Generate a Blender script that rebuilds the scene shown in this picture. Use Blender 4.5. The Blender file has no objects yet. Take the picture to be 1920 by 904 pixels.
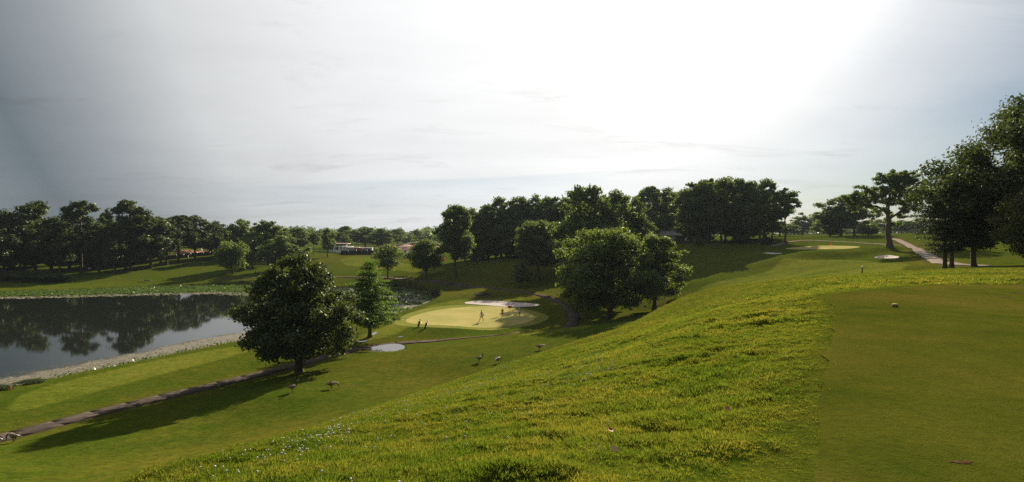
import bpy, bmesh, math, random
import numpy as np
from mathutils import Vector, Matrix, geometry

# ------------------------------------------------------------------ camera, sky, sun, exposure
S = bpy.context.scene
DENOISE = False
COL = S.collection
F = 1066.67                       # focal length in photo pixels (1920 wide)
EYE = 1.7
PITCH = math.atan(12.0 / F)       # looking a little down
cd = bpy.data.cameras.new('camera')
cam = bpy.data.objects.new('camera', cd); COL.objects.link(cam)
cd.sensor_width = 36.0; cd.lens = 20.0; cd.clip_start = 0.05; cd.clip_end = 6000
cam.location = (0, 0, EYE); cam.rotation_euler = (math.pi / 2 - PITCH, 0, 0)
S.camera = cam

SUN_AZ, SUN_EL = math.radians(18.0), math.radians(25.0)      # azimuth to the right of the view axis
sdir = Vector((math.sin(SUN_AZ) * math.cos(SUN_EL), math.cos(SUN_AZ) * math.cos(SUN_EL), math.sin(SUN_EL)))
sl = bpy.data.lights.new('sun', 'SUN'); sl.energy = 5.0; sl.angle = math.radians(0.6); sl.color = (1.0, 0.90, 0.74)
so = bpy.data.objects.new('sun', sl); COL.objects.link(so)
so.rotation_euler = sdir.to_track_quat('Z', 'Y').to_euler(); so.location = (0, 0, 60)

S.view_settings.view_transform = 'Standard'; S.view_settings.look = 'None'
S.view_settings.exposure = 1.5; S.view_settings.gamma = 1.0
S.render.engine = 'CYCLES'
S.cycles.max_bounces = 8; S.cycles.diffuse_bounces = 3; S.cycles.glossy_bounces = 3
S.cycles.transmission_bounces = 4; S.cycles.volume_bounces = 0; S.cycles.transparent_max_bounces = 4
S.cycles.sample_clamp_indirect = 6.0; S.cycles.use_denoising = DENOISE; S.cycles.use_adaptive_sampling = False
S.cycles.caustics_reflective = False; S.cycles.caustics_refractive = False

def world():
    w = bpy.data.worlds.new('World'); S.world = w; w.use_nodes = True
    nt = w.node_tree; N = nt.nodes; L = nt.links; N.clear()
    out = N.new('ShaderNodeOutputWorld'); bg = N.new('ShaderNodeBackground')
    bg.inputs['Strength'].default_value = 0.1
    sky = N.new('ShaderNodeTexSky'); sky.sky_type = 'NISHITA'; sky.sun_disc = False
    sky.sun_elevation = SUN_EL; sky.sun_rotation = SUN_AZ; sky.air_density = 1.0; sky.dust_density = 0.6; sky.ozone_density = 1.5
    geo = N.new('ShaderNodeTexCoord')
    nrm = N.new('ShaderNodeVectorMath'); nrm.operation = 'NORMALIZE'; L.new(geo.outputs['Generated'], nrm.inputs[0])
    def vm(op, a, b):
        n = N.new('ShaderNodeVectorMath'); n.operation = op; L.new(a, n.inputs[0]); n.inputs[1].default_value = b; return n
    def ma(op, a, b=None, c=None):
        n = N.new('ShaderNodeMath'); n.operation = op
        for i, v in enumerate((a, b, c)):
            if v is None: continue
            if isinstance(v, (int, float)): n.inputs[i].default_value = v
            else: L.new(v, n.inputs[i])
        return n.outputs[0]
    D = nrm.outputs[0]
    dot = vm('DOT_PRODUCT', D, sdir).outputs['Value']
    # thin high cloud: brightness falls with the angle from the sun (forward scatter)
    cr = N.new('ShaderNodeValToRGB'); L.new(dot, cr.inputs[0])
    cr.color_ramp.interpolation = 'LINEAR'
    el = cr.color_ramp.elements
    for e in list(el)[1:]: el.remove(e)
    el[0].position = 0.0; el[0].color = (0.127, 0.141, 0.152, 1)
    for p, c in ((0.420, (0.088, 0.103, 0.113)), (0.520, (0.058, 0.071, 0.081)), (0.600, (0.127, 0.138, 0.147)), (0.690, (0.240, 0.246, 0.251)), (0.810, (0.304, 0.309, 0.313)), (0.890, (0.339, 0.343, 0.345)), (0.950, (0.375, 0.375, 0.373)), (1.000, (0.513, 0.506, 0.488))):
        e = el.new(p); e.color = (*c, 1)
    # flatten the dome so cloud streaks lie in perspective
    sp = N.new('ShaderNodeSeparateXYZ'); L.new(D, sp.inputs[0])
    den = ma('ADD', ma('MAXIMUM', sp.outputs[2], 0.0), 0.12)
    cb = N.new('ShaderNodeCombineXYZ')
    L.new(ma('DIVIDE', sp.outputs[0], den), cb.inputs[0]); L.new(ma('DIVIDE', sp.outputs[1], den), cb.inputs[1])
    mp = N.new('ShaderNodeMapping'); L.new(cb.outputs[0], mp.inputs[0])
    mp.inputs['Rotation'].default_value = (0, 0, math.radians(-32)); mp.inputs['Scale'].default_value = (.42, .8, 1)
    n1 = N.new('ShaderNodeTexNoise'); L.new(mp.outputs[0], n1.inputs['Vector'])
    n1.inputs['Scale'].default_value = .62; n1.inputs['Detail'].default_value = 6; n1.inputs['Roughness'].default_value = .5; n1.inputs['Distortion'].default_value = 1.1
    n2 = N.new('ShaderNodeTexNoise'); L.new(mp.outputs[0], n2.inputs['Vector'])
    n2.inputs['Scale'].default_value = 1.7; n2.inputs['Detail'].default_value = 8; n2.inputs['Roughness'].default_value = .6
    # veil cover: thick to the left of the sun, opening to the right
    az = ma('ARCTAN2', sp.outputs[0], sp.outputs[1])
    cov = N.new('ShaderNodeMapRange'); cov.interpolation_type = 'SMOOTHSTEP'
    elev = sp.outputs[2]
    edge = ma('SUBTRACT', az, ma('MULTIPLY', elev, .9))
    L.new(ma('ADD', edge, ma('MULTIPLY', ma('SUBTRACT', n1.outputs[0], .5), .45)), cov.inputs[0])
    cov.inputs[1].default_value = .05; cov.inputs[2].default_value = .80; cov.inputs[3].default_value = 1.0; cov.inputs[4].default_value = 0.0
    # wisps modulate the veil brightness
    wm = N.new('ShaderNodeMapRange'); L.new(ma('ADD', ma('MULTIPLY', n1.outputs[0], .65), ma('MULTIPLY', n2.outputs[0], .35)), wm.inputs[0])
    wm.inputs[1].default_value = .34; wm.inputs[2].default_value = .64; wm.inputs[3].default_value = .90; wm.inputs[4].default_value = 1.09
    n3 = N.new('ShaderNodeTexNoise'); L.new(mp.outputs[0], n3.inputs['Vector']); n3.inputs['Scale'].default_value = 2.6; n3.inputs['Detail'].default_value = 9; n3.inputs['Roughness'].default_value = .62; n3.inputs['Distortion'].default_value = .6
    pf = N.new('ShaderNodeMapRange'); pf.interpolation_type = 'SMOOTHSTEP'; L.new(n3.outputs[0], pf.inputs[0])
    pf.inputs[1].default_value = .54; pf.inputs[2].default_value = .72; pf.inputs[3].default_value = 1.0; pf.inputs[4].default_value = .85
    mul = N.new('ShaderNodeVectorMath'); mul.operation = 'SCALE'; L.new(cr.outputs[0], mul.inputs[0]); L.new(ma('MULTIPLY', ma('MULTIPLY', wm.outputs[0], pf.outputs[0]), 10.0), mul.inputs['Scale'])
    clr = N.new('ShaderNodeVectorMath'); clr.operation = 'MULTIPLY'; L.new(sky.outputs[0], clr.inputs[0]); clr.inputs[1].default_value = (.118, .145, .168)
    ctr = ma('ADD', ma('ADD', 0.098, ma('MULTIPLY', az, .05)), ma('MULTIPLY', ma('SUBTRACT', n1.outputs[0], .5), .03))
    up = N.new('ShaderNodeMapRange'); up.interpolation_type = 'SMOOTHSTEP'; L.new(ma('SUBTRACT', elev, ctr), up.inputs[0]); up.inputs[1].default_value = -.055; up.inputs[2].default_value = .0; up.inputs[3].default_value = 0.0; up.inputs[4].default_value = 1.0
    dn = N.new('ShaderNodeMapRange'); dn.interpolation_type = 'SMOOTHSTEP'; L.new(ma('SUBTRACT', elev, ctr), dn.inputs[0]); dn.inputs[1].default_value = .0; dn.inputs[2].default_value = .008; dn.inputs[3].default_value = 1.0; dn.inputs[4].default_value = 0.0
    fx = N.new('ShaderNodeMapRange'); fx.interpolation_type = 'SMOOTHSTEP'; L.new(ma('ABSOLUTE', ma('ADD', az, .16)), fx.inputs[0]); fx.inputs[1].default_value = .15; fx.inputs[2].default_value = .42; fx.inputs[3].default_value = 1.0; fx.inputs[4].default_value = 0.0
    bank = ma('MULTIPLY', ma('MULTIPLY', up.outputs[0], dn.outputs[0]), fx.outputs[0])
    bm_ = N.new('ShaderNodeMix'); bm_.data_type = 'RGBA'; bm_.blend_type = 'MULTIPLY'; L.new(bank, bm_.inputs['Factor']); L.new(mul.outputs[0], bm_.inputs[6]); bm_.inputs[7].default_value = (.86, .91, .935, 1)
    mix = N.new('ShaderNodeMix'); mix.data_type = 'RGBA'; L.new(cov.outputs[0], mix.inputs['Factor'])
    L.new(clr.outputs[0], mix.inputs[6]); L.new(bm_.outputs[2], mix.inputs[7])
    L.new(mix.outputs[2], bg.inputs['Color']); L.new(bg.outputs[0], out.inputs['Surface'])
world()

# ------------------------------------------------------------------ helpers
RNG = np.random.default_rng(7)
random.seed(7)

def hx(s):
    s = s.lstrip('#'); c = [int(s[i:i + 2], 16) / 255 for i in (0, 2, 4)]
    return tuple(x / 12.92 if x <= .04045 else ((x + .055) / 1.055) ** 2.4 for x in c)

def tag(o, label=None, cat=None, group=None, kind=None):
    if label: o['label'] = label
    if cat: o['category'] = cat
    if group: o['group'] = group
    if kind: o['kind'] = kind
    return o

def empty(name, loc=(0, 0, 0), rz=0.0, label=None, cat=None, group=None):
    o = bpy.data.objects.new(name, None); COL.objects.link(o)
    o.location = loc; o.rotation_euler = (0, 0, rz); o.empty_display_size = .3
    return tag(o, label, cat, group)

def link(name, me, mat=None, parent=None, loc=None):
    o = bpy.data.objects.new(name, me); COL.objects.link(o)
    if mat is not None and len(me.materials) == 0: me.materials.append(mat)
    if parent: o.parent = parent
    if loc is not None: o.location = loc
    return o

def npmesh(name, V, Fc, mat=None, smooth=False, attrs=None):
    """V (n,3); Fc (m,k) faces of one size; attrs {name: (domain, array)}"""
    me = bpy.data.meshes.new(name)
    V = np.ascontiguousarray(V, dtype=np.float32); Fc = np.ascontiguousarray(Fc, dtype=np.int32)
    n, (m, k) = len(V), Fc.shape
    me.vertices.add(n); me.vertices.foreach_set('co', V.ravel())
    me.loops.add(m * k); me.loops.foreach_set('vertex_index', Fc.ravel())
    me.polygons.add(m); me.polygons.foreach_set('loop_start', np.arange(0, m * k, k, dtype=np.int32))
    if smooth: me.polygons.foreach_set('use_smooth', np.ones(m, dtype=bool))
    for an, (dom, arr) in (attrs or {}).items():
        a = me.attributes.new(an, 'FLOAT', dom); a.data.foreach_set('value', np.ascontiguousarray(arr, dtype=np.float32))
    me.update(calc_edges=True)
    if mat is not None: me.materials.append(mat)
    return me

def bm_mesh(name, bm, mat=None, smooth=False):
    me = bpy.data.meshes.new(name); bm.normal_update(); bm.to_mesh(me); bm.free()
    if smooth: me.polygons.foreach_set('use_smooth', np.ones(len(me.polygons), dtype=bool))
    if mat is not None:
        for m in (mat if isinstance(mat, (list, tuple)) else [mat]): me.materials.append(m)
    return me

def box(bm, c, s, M=None, bev=0.0):
    r = bmesh.ops.create_cube(bm, size=1.0)
    vs = r['verts']
    T = Matrix.Translation(c) @ Matrix.Diagonal((*s, 1))
    if M is not None: T = M @ T
    bmesh.ops.transform(bm, matrix=T, verts=vs)
    if bev:
        es = {e for v in vs for e in v.link_edges}
        bmesh.ops.bevel(bm, geom=list(es), offset=bev, segments=1, affect='EDGES')

def tube(bm, pts, rad, seg=8, cap=True):
    """tapered tube through pts; rad: list of float or (rx, ry)"""
    pts = [Vector(p) for p in pts]; rings = []
    for i, p in enumerate(pts):
        t = (pts[min(i + 1, len(pts) - 1)] - pts[max(i - 1, 0)]).normalized()
        a = Vector((0, 0, 1)) if abs(t.z) < .95 else Vector((0, 1, 0))
        x = t.cross(a).normalized(); y = x.cross(t)
        r = rad[i] if not isinstance(rad, (int, float)) else rad
        rx, ry = r if isinstance(r, tuple) else (r, r)
        rings.append([bm.verts.new(p + x * math.cos(2 * math.pi * k / seg) * rx + y * math.sin(2 * math.pi * k / seg) * ry) for k in range(seg)])
    for a, b in zip(rings, rings[1:]):
        for k in range(seg): bm.faces.new((a[k], a[(k + 1) % seg], b[(k + 1) % seg], b[k]))
    if cap:
        bm.faces.new(rings[0][::-1]); bm.faces.new(rings[-1])
    return rings

# ---- material helpers
class MT:
    def __init__(s, name):
        s.m = bpy.data.materials.new(name); s.m.use_nodes = True
        s.nt = s.m.node_tree; s.N = s.nt.nodes; s.L = s.nt.links; s.N.clear()
        s.out = s.N.new('ShaderNodeOutputMaterial')
        s.pos = s.N.new('ShaderNodeNewGeometry').outputs['Position']
    def set(s, sock, v):
        if hasattr(v, 'node'): s.L.new(v, sock)
        elif isinstance(v, (tuple, list)) and len(v) == 3 and sock.type == 'RGBA': sock.default_value = (*v, 1)
        else: sock.default_value = v
    def noise(s, scale, detail=4, rough=.55, vec=None, dist=0.0, stretch=None):
        n = s.N.new('ShaderNodeTexNoise'); v = vec or s.pos
        if stretch:
            mp = s.N.new('ShaderNodeMapping'); s.L.new(v, mp.inputs[0]); mp.inputs['Scale'].default_value = stretch[:3]
            if len(stretch) > 3: mp.inputs['Rotation'].default_value = (0, 0, stretch[3])
            v = mp.outputs[0]
        s.L.new(v, n.inputs['Vector']); n.inputs['Scale'].default_value = scale; n.inputs['Detail'].default_value = detail
        n.inputs['Roughness'].default_value = rough; n.inputs['Distortion'].default_value = dist
        return n.outputs[0]
    def math(s, op, a, b=0.0, clamp=False):
        n = s.N.new('ShaderNodeMath'); n.operation = op; n.use_clamp = clamp; s.set(n.inputs[0], a); s.set(n.inputs[1], b); return n.outputs[0]
    def rng(s, v, a, b, c=0.0, d=1.0):
        n = s.N.new('ShaderNodeMapRange'); s.set(n.inputs[0], v)
        for i, q in enumerate((a, b, c, d)): n.inputs[i + 1].default_value = q
        return n.outputs[0]
    def mix(s, f, a, b, mode='MIX'):
        n = s.N.new('ShaderNodeMix'); n.data_type = 'RGBA'; n.blend_type = mode
        s.set(n.inputs['Factor'], f); s.set(n.inputs[6], a); s.set(n.inputs[7], b); return n.outputs[2]
    def attr(s, name):
        n = s.N.new('ShaderNodeAttribute'); n.attribute_name = name; return n.outputs['Fac']
    def bump(s, h, strength=.5, dist=.05):
        n = s.N.new('ShaderNodeBump'); s.set(n.inputs['Height'], h); n.inputs['Strength'].default_value = strength; n.inputs['Distance'].default_value = dist
        return n.outputs[0]
    def bsdf(s, col, rough=.8, spec=.3, metal=0.0, normal=None, **kw):
        n = s.N.new('ShaderNodeBsdfPrincipled'); s.set(n.inputs['Base Color'], col); s.set(n.inputs['Roughness'], rough)
        n.inputs['Specular IOR Level'].default_value = spec; n.inputs['Metallic'].default_value = metal
        if normal is not None: s.L.new(normal, n.inputs['Normal'])
        for k, v in kw.items(): s.set(n.inputs[k.replace('_', ' ')], v)
        s.shader = n.outputs[0]; s.L.new(s.shader, s.out.inputs['Surface']); return n
    def done(s, sh): s.L.new(sh, s.out.inputs['Surface'])

def matte(t, c, n=None):
    d = t.N.new('ShaderNodeBsdfDiffuse'); t.L.new(c, d.inputs[0]); d.inputs['Roughness'].default_value = .4
    if n is not None: t.L.new(n, d.inputs['Normal'])
    t.done(d.outputs[0])
def simple(name, col, rough=.7, spec=.3, metal=0.0, var=.15, scale=6.0):
    t = MT(name); n = t.noise(scale, 5)
    c2 = tuple(min(1, x * (1 + var)) for x in col); c1 = tuple(x * (1 - var) for x in col)
    t.bsdf(t.mix(t.rng(n, .3, .7), c1, c2), rough, spec, metal)
    return t.m

# ------------------------------------------------------------------ terrain
CP, SP = math.cos(PITCH), math.sin(PITCH)
def ray(u, v):
    r, up = (u - 960) / F, (452 - v) / F
    return np.array([r, CP + up * SP, -SP + up * CP])
def P(u, v, D):
    d = ray(u, v); k = D / d[1]
    return (d[0] * k, D, EYE + d[2] * k)
def zw(u, v, z):
    d = ray(u, v); k = (z - EYE) / d[2]
    return (d[0] * k, d[1] * k)

ZW = -12.8        # pond level
CTRL = []
for a in """
500 904 5|700 860 6|850 900 4.6|1000 850 5.5|1200 880 4.6|1000 750 8.6|800 800 8|600 860 6.5|1300 750 7.4|1400 650 10.4|1300 650 11.6|1200 700 10|1300 600 17|1400 580 17
1450 820 5.2|1100 680 15|1200 640 17.5|1480 700 7.2
230 904 7|330 880 8.5|450 845 11|600 800 15|750 750 20|900 700 26|1000 668 30|1100 640 34|1200 600 39|1300 550 43|1380 535 42|1450 530 38|1520 523 36|1600 518 33|1700 512 33|1800 508 33|1900 505 33|1400 550 30|1500 540 26|1250 600 26
1600 528 25|1750 524 23|1900 522 24
-100 880 29|0 904 27|100 890 28.5|0 870 31.5|200 830 35|400 790 40|549 738 45|622 730 46.5|300 850 33|800 700 52|899 679 53.5|935 682 53|1012 657 58|1100 630 64
-100 860 33|0 840 36|150 806 40|300 770 45|430 738 49|560 709 53|700 672 60|800 648 67|900 632 73|1000 622 76|1100 611 78|1180 603 78
0 822 41.5|100 795 45|200 768 49|300 745 53|400 723 56.5|500 700 60|562 699 57.5|600 672 65|700 651 71|800 640 75|940 628 80|693 632 75|620 660 67
1070 607 90|1000 612 88|1000 627 82|1045 622 83.5|1072 617 85|960 631 81|1147 595 92|1225 580 96|1112 576 104|1180 588 93|1240 570 97|1290 552 99
780 606 88|850 616 83|850 590 96|903 604 89|945 595 94|974 596 93|930 574 108|1000 585 100|870 566 115|1010 570 110|950 564 116|1040 590 97
860 552 126|905 550 127|1000 550 127|1060 570 113|1080 590 98|1100 560 115|900 540 138|830 552 127
950 540 138|850 535 147|1012 527 153|977 540 141|853 517 152|797 521 160|735 520 165|760 525 158|700 523 164|650 520 172
960 500 165|900 505 164|1000 487 176|940 487 178|860 500 172|1080 500 165|1100 530 138|1160 520 138|1200 545 118|1080 545 128
650 500 200|700 490 218|650 480 240|700 478 244|780 488 228|830 492 205|560 500 205|600 480 240|640 535 160
185 512 185|100 515 188|0 518 182|272 505 195|300 500 200|330 492 218|400 480 240|435 512 186|470 500 203|500 520 170|350 525 170|200 530 166|-100 518 185|230 515 180
1300 490 130|1300 470 146|1300 459 154|1290 532 106|1250 545 108|1350 480 135|1350 510 113|1400 490 123|1400 520 100|1350 535 97|1450 500 106|1500 515 88|1420 532 88|1220 510 130
1450 470 136|1450 459 148|1400 459 152|1350 459 153|1530 470 115|1530 461 130|1480 474 120|1600 468 118|1640 463 124|1620 460 130
1480 484 108|1550 480 106|1600 484 102|1550 492 97|1600 500 86|1650 503 76|1617 514 62|1560 514 74|1550 505 84
1662 483 97|1640 474 108|1700 487 90|1668 462 112|1720 480 92|1700 500 72|1740 505 60|1720 465 112
1480 452 155|1560 451 152|1640 455 140|1700 460 128|1500 446 175|1600 446.5 172|1560 446 178|1690 447.5 158|1750 446 150|1730 475 95|1765 493 66|1800 498 60|1860 497 60|1800 475 85|1850 460 112|1800 447 150|1900 450 140|1920 480 80
1778 503 50|1821 503 51|1880 502 50|1920 500 50|1980 500 50
""".replace('\n', '|').split('|'):
    if a.strip():
        u, v, D = map(float, a.split()); CTRL.append(P(u, v, D))
# ground hidden behind the near crest, off the frame to the sides, behind the camera and far away
CTRL += [(-12, 28, -8.6), (-8, 34, -9.2), (-14, 22, -7.9), (-3, 38, -8.8), (4, 46, -8.6), (11, 54, -8.3), (17, 58, -6.8), (24, 58, -4.6), (30, 56, -3.2),
         (0, 0, -.05), (-2, 1, -.5), (-4, 3, -1.2), (-9, 5, -3.2), (-14, 8, -5.6), (-20, 12, -8.0), (-28, 16, -9.9), (-10, -6, -2.6), (-25, -10, -8.5), (-50, 0, -11.2), (-60, 30, -12.2), (-45, 30, -11.9),
         (0, -10, .1), (10, -15, .2), (25, -10, .3), (30, 10, .2), (45, 25, .2), (60, 40, 0.2), (70, 0, .8), (100, 60, 1.5), (90, -60, 2), (0, -60, 1), (-80, -60, -9),
         (6, 6, 0), (8, 10, 0), (12, 14, 0), (16, 18, 0), (14, 10, 0), (20, 14, 0), (8, 2, 0), (4, 2, 0), (17, 5, 0), (9.0, 16.5, -.05),
         (-90, 60, -12.4), (-150, 120, -12.3), (-200, 180, -10.5), (-140, 60, -11), (-200, 260, -6), (-110, 250, -7),
         (-62, 290, -7.2), (-40, 260, -7.3), (-80, 330, -7), (-30, 330, -6.5), (-10, 260, -5.2), (20, 250, -4), (60, 240, -1.5), (40, 200, -3.6), (15, 190, -4.8),
         (60, 180, -.2), (75, 200, .4), (100, 220, 1), (150, 200, 2), (140, 130, 2), (180, 100, 2.5), (120, 170, 1.4),
         (-120, 450, -6), (0, 450, -5), (120, 450, 0), (250, 400, 2), (-300, 400, -4), (-400, 200, -6), (300, 200, 4), (300, 0, 4), (0, -300, 4), (-300, -100, -6), (-200, 800, -3), (200, 800, 1), (600, 700, 3), (-700, 600, -2), (0, 1400, 2), (900, 0, 6), (-900, 0, -4), (0, -900, 6)]
CTRL = np.array(CTRL)
SC = 50.0
def _phi(r2): return np.where(r2 > 1e-12, .5 * r2 * np.log(np.maximum(r2, 1e-12)), 0.0)
def tps_fit(C):
    X = C[:, :2] / SC; n = len(X)
    d = ((X[:, None] - X[None]) ** 2).sum(-1)
    K = _phi(d) + np.eye(n) * 2e-4
    Pm = np.c_[np.ones(n), X]
    A = np.block([[K, Pm], [Pm.T, np.zeros((3, 3))]])
    w = np.linalg.solve(A, np.r_[C[:, 2], 0, 0, 0])
    return X, w
TX, TW = tps_fit(CTRL)
def tps(x, y):
    x = np.asarray(x, float).ravel() / SC; y = np.asarray(y, float).ravel() / SC
    out = np.empty_like(x); n = len(TX)
    for i in range(0, len(x), 20000):
        a, b = x[i:i + 20000], y[i:i + 20000]
        d = (a[:, None] - TX[None, :, 0]) ** 2 + (b[:, None] - TX[None, :, 1]) ** 2
        out[i:i + 20000] = _phi(d) @ TW[:n] + TW[n] + TW[n + 1] * a + TW[n + 2] * b
    return out

def sdist(poly, x, y):
    """signed distance to polygon, positive inside"""
    p = np.asarray(poly, float); q = np.roll(p, -1, 0)
    x = np.asarray(x, float).ravel(); y = np.asarray(y, float).ravel()
    lo, hi = p.min(0) - 12, p.max(0) + 12; near = (x > lo[0]) & (x < hi[0]) & (y > lo[1]) & (y < hi[1])
    if near.size > 64 and not near.all():
        out = np.full(x.shape, -12.0)
        if near.any(): out[near] = np.maximum(sdist(poly, x[near], y[near]), -12.0)
        return out
    best = np.full(x.shape, 1e9); ins = np.zeros(x.shape, bool)
    for (ax, ay), (bx, by) in zip(p, q):
        ex, ey = bx - ax, by - ay; l2 = ex * ex + ey * ey + 1e-12
        t = np.clip(((x - ax) * ex + (y - ay) * ey) / l2, 0, 1)
        best = np.minimum(best, (x - ax - t * ex) ** 2 + (y - ay - t * ey) ** 2)
        if abs(ey) > 1e-12:
            c = ((ay > y) != (by > y)) & (x < ex * (y - ay) / ey + ax)
            ins ^= c
    return np.where(ins, 1, -1) * np.sqrt(best)
def sstep(a, b, x):
    t = np.clip((x - a) / (b - a), 0, 1); return t * t * (3 - 2 * t)
def smooth_poly(pts, n=4, it=2):
    p = np.asarray(pts, float)
    for _ in range(it):
        q = np.roll(p, -1, 0); p = np.stack([p * .75 + q * .25, p * .25 + q * .75], 1).reshape(-1, p.shape[1])
    return p
def smooth_line(pts, it=2):
    p = np.asarray(pts, float)
    for _ in range(it):
        a, b = p[:-1], p[1:]; m = np.stack([a * .75 + b * .25, a * .25 + b * .75], 1).reshape(-1, p.shape[1])
        p = np.r_[p[:1], m, p[-1:]]
    return p
# sum-of-sines relief
def sines(seed, wl, n=14):
    r = np.random.default_rng(seed); a = r.uniform(0, 2 * np.pi, n); k = 2 * np.pi / (wl * r.uniform(.6, 1.7, n)); ph = r.uniform(0, 6.28, n)
    def f(x, y):
        o = np.zeros_like(x)
        for ai, ki, pi in zip(a, k, ph): o += np.sin(ki * (x * np.cos(ai) + y * np.sin(ai)) + pi)
        return o / math.sqrt(n)
    return f
s_big, s_mid, s_sm, s_xs = sines(1, 22), sines(2, 6), sines(3, 1.1), sines(4, .45)

POND = smooth_poly([zw(u, v, ZW) for u, v in ((-260, 800), (-120, 752), (0, 731), (130, 706), (250, 681), (350, 660), (440, 642), (520, 630), (640, 612), (700, 604), (770, 586), (812, 570), (828, 559), (815, 549), (770, 541), (735, 537), (650, 539), (560, 537), (480, 534), (300, 538), (130, 544), (0, 548), (-150, 552), (-400, 556))] + [(-190, 110), (-150, 60)], it=2)
TEE = smooth_poly([(2.05, 3.9), (2.74, 5.04), (3.87, 6.98), (6.35, 11.3), (7.9, 14.0), (8.75, 15.6), (9.9, 16.9), (11.8, 18.2), (14.4, 19.3), (17.5, 19.3), (22, 18), (28, 12), (18, -8), (2, -9), (-1.5, -2.5)], it=2)
def wander(poly, step, amp):
    q = []
    for a, b in zip(poly, np.roll(poly, -1, 0)):
        n = max(1, int(np.hypot(*(b - a)) / step)); q += [a + (b - a) * k / n for k in range(n)]
    q = np.array(q); tg = np.roll(q, -1, 0) - np.roll(q, 1, 0); tg /= np.linalg.norm(tg, axis=1)[:, None] + 1e-9
    w = s_sm(q[:, 0], q[:, 1]) * .5 + s_xs(q[:, 0] * .6, q[:, 1] * .6) * .5
    return q + np.c_[-tg[:, 1], tg[:, 0]] * (w * amp)[:, None]
TEE = wander(TEE, .45, .09)
BUNKERS = []
MOUNDS = []
def terrain(x, y, fine=True):
    x = np.asarray(x, float).ravel(); y = np.asarray(y, float).ravel()
    z = tps(x, y); r = np.hypot(x, y)
    if fine: z = z + .05 * s_big(x, y) * sstep(25, 90, r) + .018 * s_mid(x, y) * sstep(8, 30, r)
    st = sdist(TEE, x, y)
    z = z * (1 - sstep(-.6, .5, st)) + 0.0 * sstep(-.6, .5, st)
    sp = sdist(POND, x, y)
    bank = ZW + .26 * np.clip(-sp / .5, 0, 1) + .02 * np.clip(-sp, 0, 6)
    z = np.where(sp > 0, ZW - np.minimum(1.2, .5 * sp), np.where(sp > -60, np.maximum(z, bank), z))
    for mx, my, mr, mh in MOUNDS: z = z + mh * np.exp(-((x - mx) ** 2 + ((y - my) * 1.5) ** 2) / (mr * mr))
    for poly, dep, w in BUNKERS:
        sb = sdist(poly, x, y); z = z - dep * sstep(-.15, w, sb)
    return z
def hit(u, v, tmax=900):
    d = ray(u, v)
    t = np.geomspace(2.0, tmax, 1400)
    h = EYE + d[2] * t - terrain(d[0] * t, d[1] * t, False)
    i = np.argmax(h < 0)
    if h[i] >= 0: i = len(t) - 1
    a, b = t[max(i - 1, 0)], t[i]
    tt = np.linspace(a, b, 40); h = EYE + d[2] * tt - terrain(d[0] * tt, d[1] * tt, False)
    j = np.argmax(h < 0) if (h < 0).any() else 39
    return np.array([d[0] * tt[j], d[1] * tt[j]])
def hits(pts): return np.array([hit(u, v) for u, v in pts])
def at(u, D):
    x = (u - 960) / F * D
    return x, D, float(terrain([x], [D])[0])

# ------------------------------------------------------------------ materials of the land
def m_grass():
    t = MT('rough_grass')
    big, mid, fine, vf = t.noise(.07, 4), t.noise(.55, 5, .6), t.noise(5, 5, .65), t.noise(38, 4, .7)
    green = t.mix(t.rng(fine, .3, .7), (.048, .080, .006), (.092, .122, .009))
    dry = t.mix(t.rng(vf, .3, .7), (.135, .108, .012), (.22, .175, .028))
    d = t.math('ADD', t.math('MULTIPLY', t.rng(big, .35, .7), .55), t.math('MULTIPLY', t.rng(mid, .38, .72), .55))
    d = t.math('ADD', d, t.attr('dry'))
    c = t.mix(t.math('MULTIPLY', t.math('SUBTRACT', d, .12), .6, True), green, dry)
    mow = t.mix(t.rng(t.math('ADD', t.math('MULTIPLY', mid, .5), t.math('MULTIPLY', big, .5)), .35, .65), (.120, .150, .014), (.215, .205, .030))
    c = t.mix(t.attr('mown'), c, mow)
    tex = t.math('ADD', t.math('MULTIPLY', t.noise(2.2, 5, .7, stretch=(1, 1.6, 1, .3)), .55), t.math('MULTIPLY', vf, .45))
    c = t.mix(t.rng(tex, .38, .56), t.mix(.60, c, (.012, .020, .004)), c)
    t4 = t.noise(.9, 6, .75, stretch=(1, 1.8, 1, .3)); c = t.mix(t.rng(t4, .40, .60), t.mix(.30, c, (.02, .045, .005)), c)
    red = t.math('MULTIPLY', t.rng(t.noise(.33, 3, .5), .69, .75), t.rng(fine, .35, .6))
    c = t.mix(t.math('MULTIPLY', red, .55), c, (.16, .085, .03))
    mud = t.attr('mud'); c = t.mix(mud, c, t.mix(fine, (.035, .028, .018), (.07, .05, .03)))
    h = t.math('ADD', t.math('MULTIPLY', fine, .6), t.math('MULTIPLY', vf, .4))
    n = t.bump(h, .75, .10)
    matte(t, c, n)
    return t.m
def m_lawn(name, a, b_, dry, bump=.35, sheen=.25, streak=None):
    t = MT(name)
    big, mid, fine, vf = t.noise(.30, 5), t.noise(.9, 6, .65), t.noise(9, 4, .6), t.noise(60, 3, .7)
    c = t.mix(t.rng(mid, .3, .7), a, b_)
    c = t.mix(t.math('MULTIPLY', t.rng(big, .45, .68), t.rng(fine, .2, .6)), c, dry)
    sp = t.math('ADD', t.math('MULTIPLY', vf, .5), t.math('MULTIPLY', t.noise(17, 5, .7), .5)); c = t.mix(t.rng(sp, .40, .56), t.mix(.34, c, (.015, .022, .004)), c)
    if streak:
        s = t.noise(1.0, 3, .5, stretch=(.25, 3.2, 1, streak)); c = t.mix(t.math('MULTIPLY', t.rng(s, .52, .7), .35), c, tuple(x * 1.35 for x in dry))
    n = t.bump(t.math('ADD', t.math('MULTIPLY', vf, .6), t.math('MULTIPLY', fine, .5)), bump, .03)
    matte(t, c, n)
    return t.m
M_GRASS = m_grass()
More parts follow.
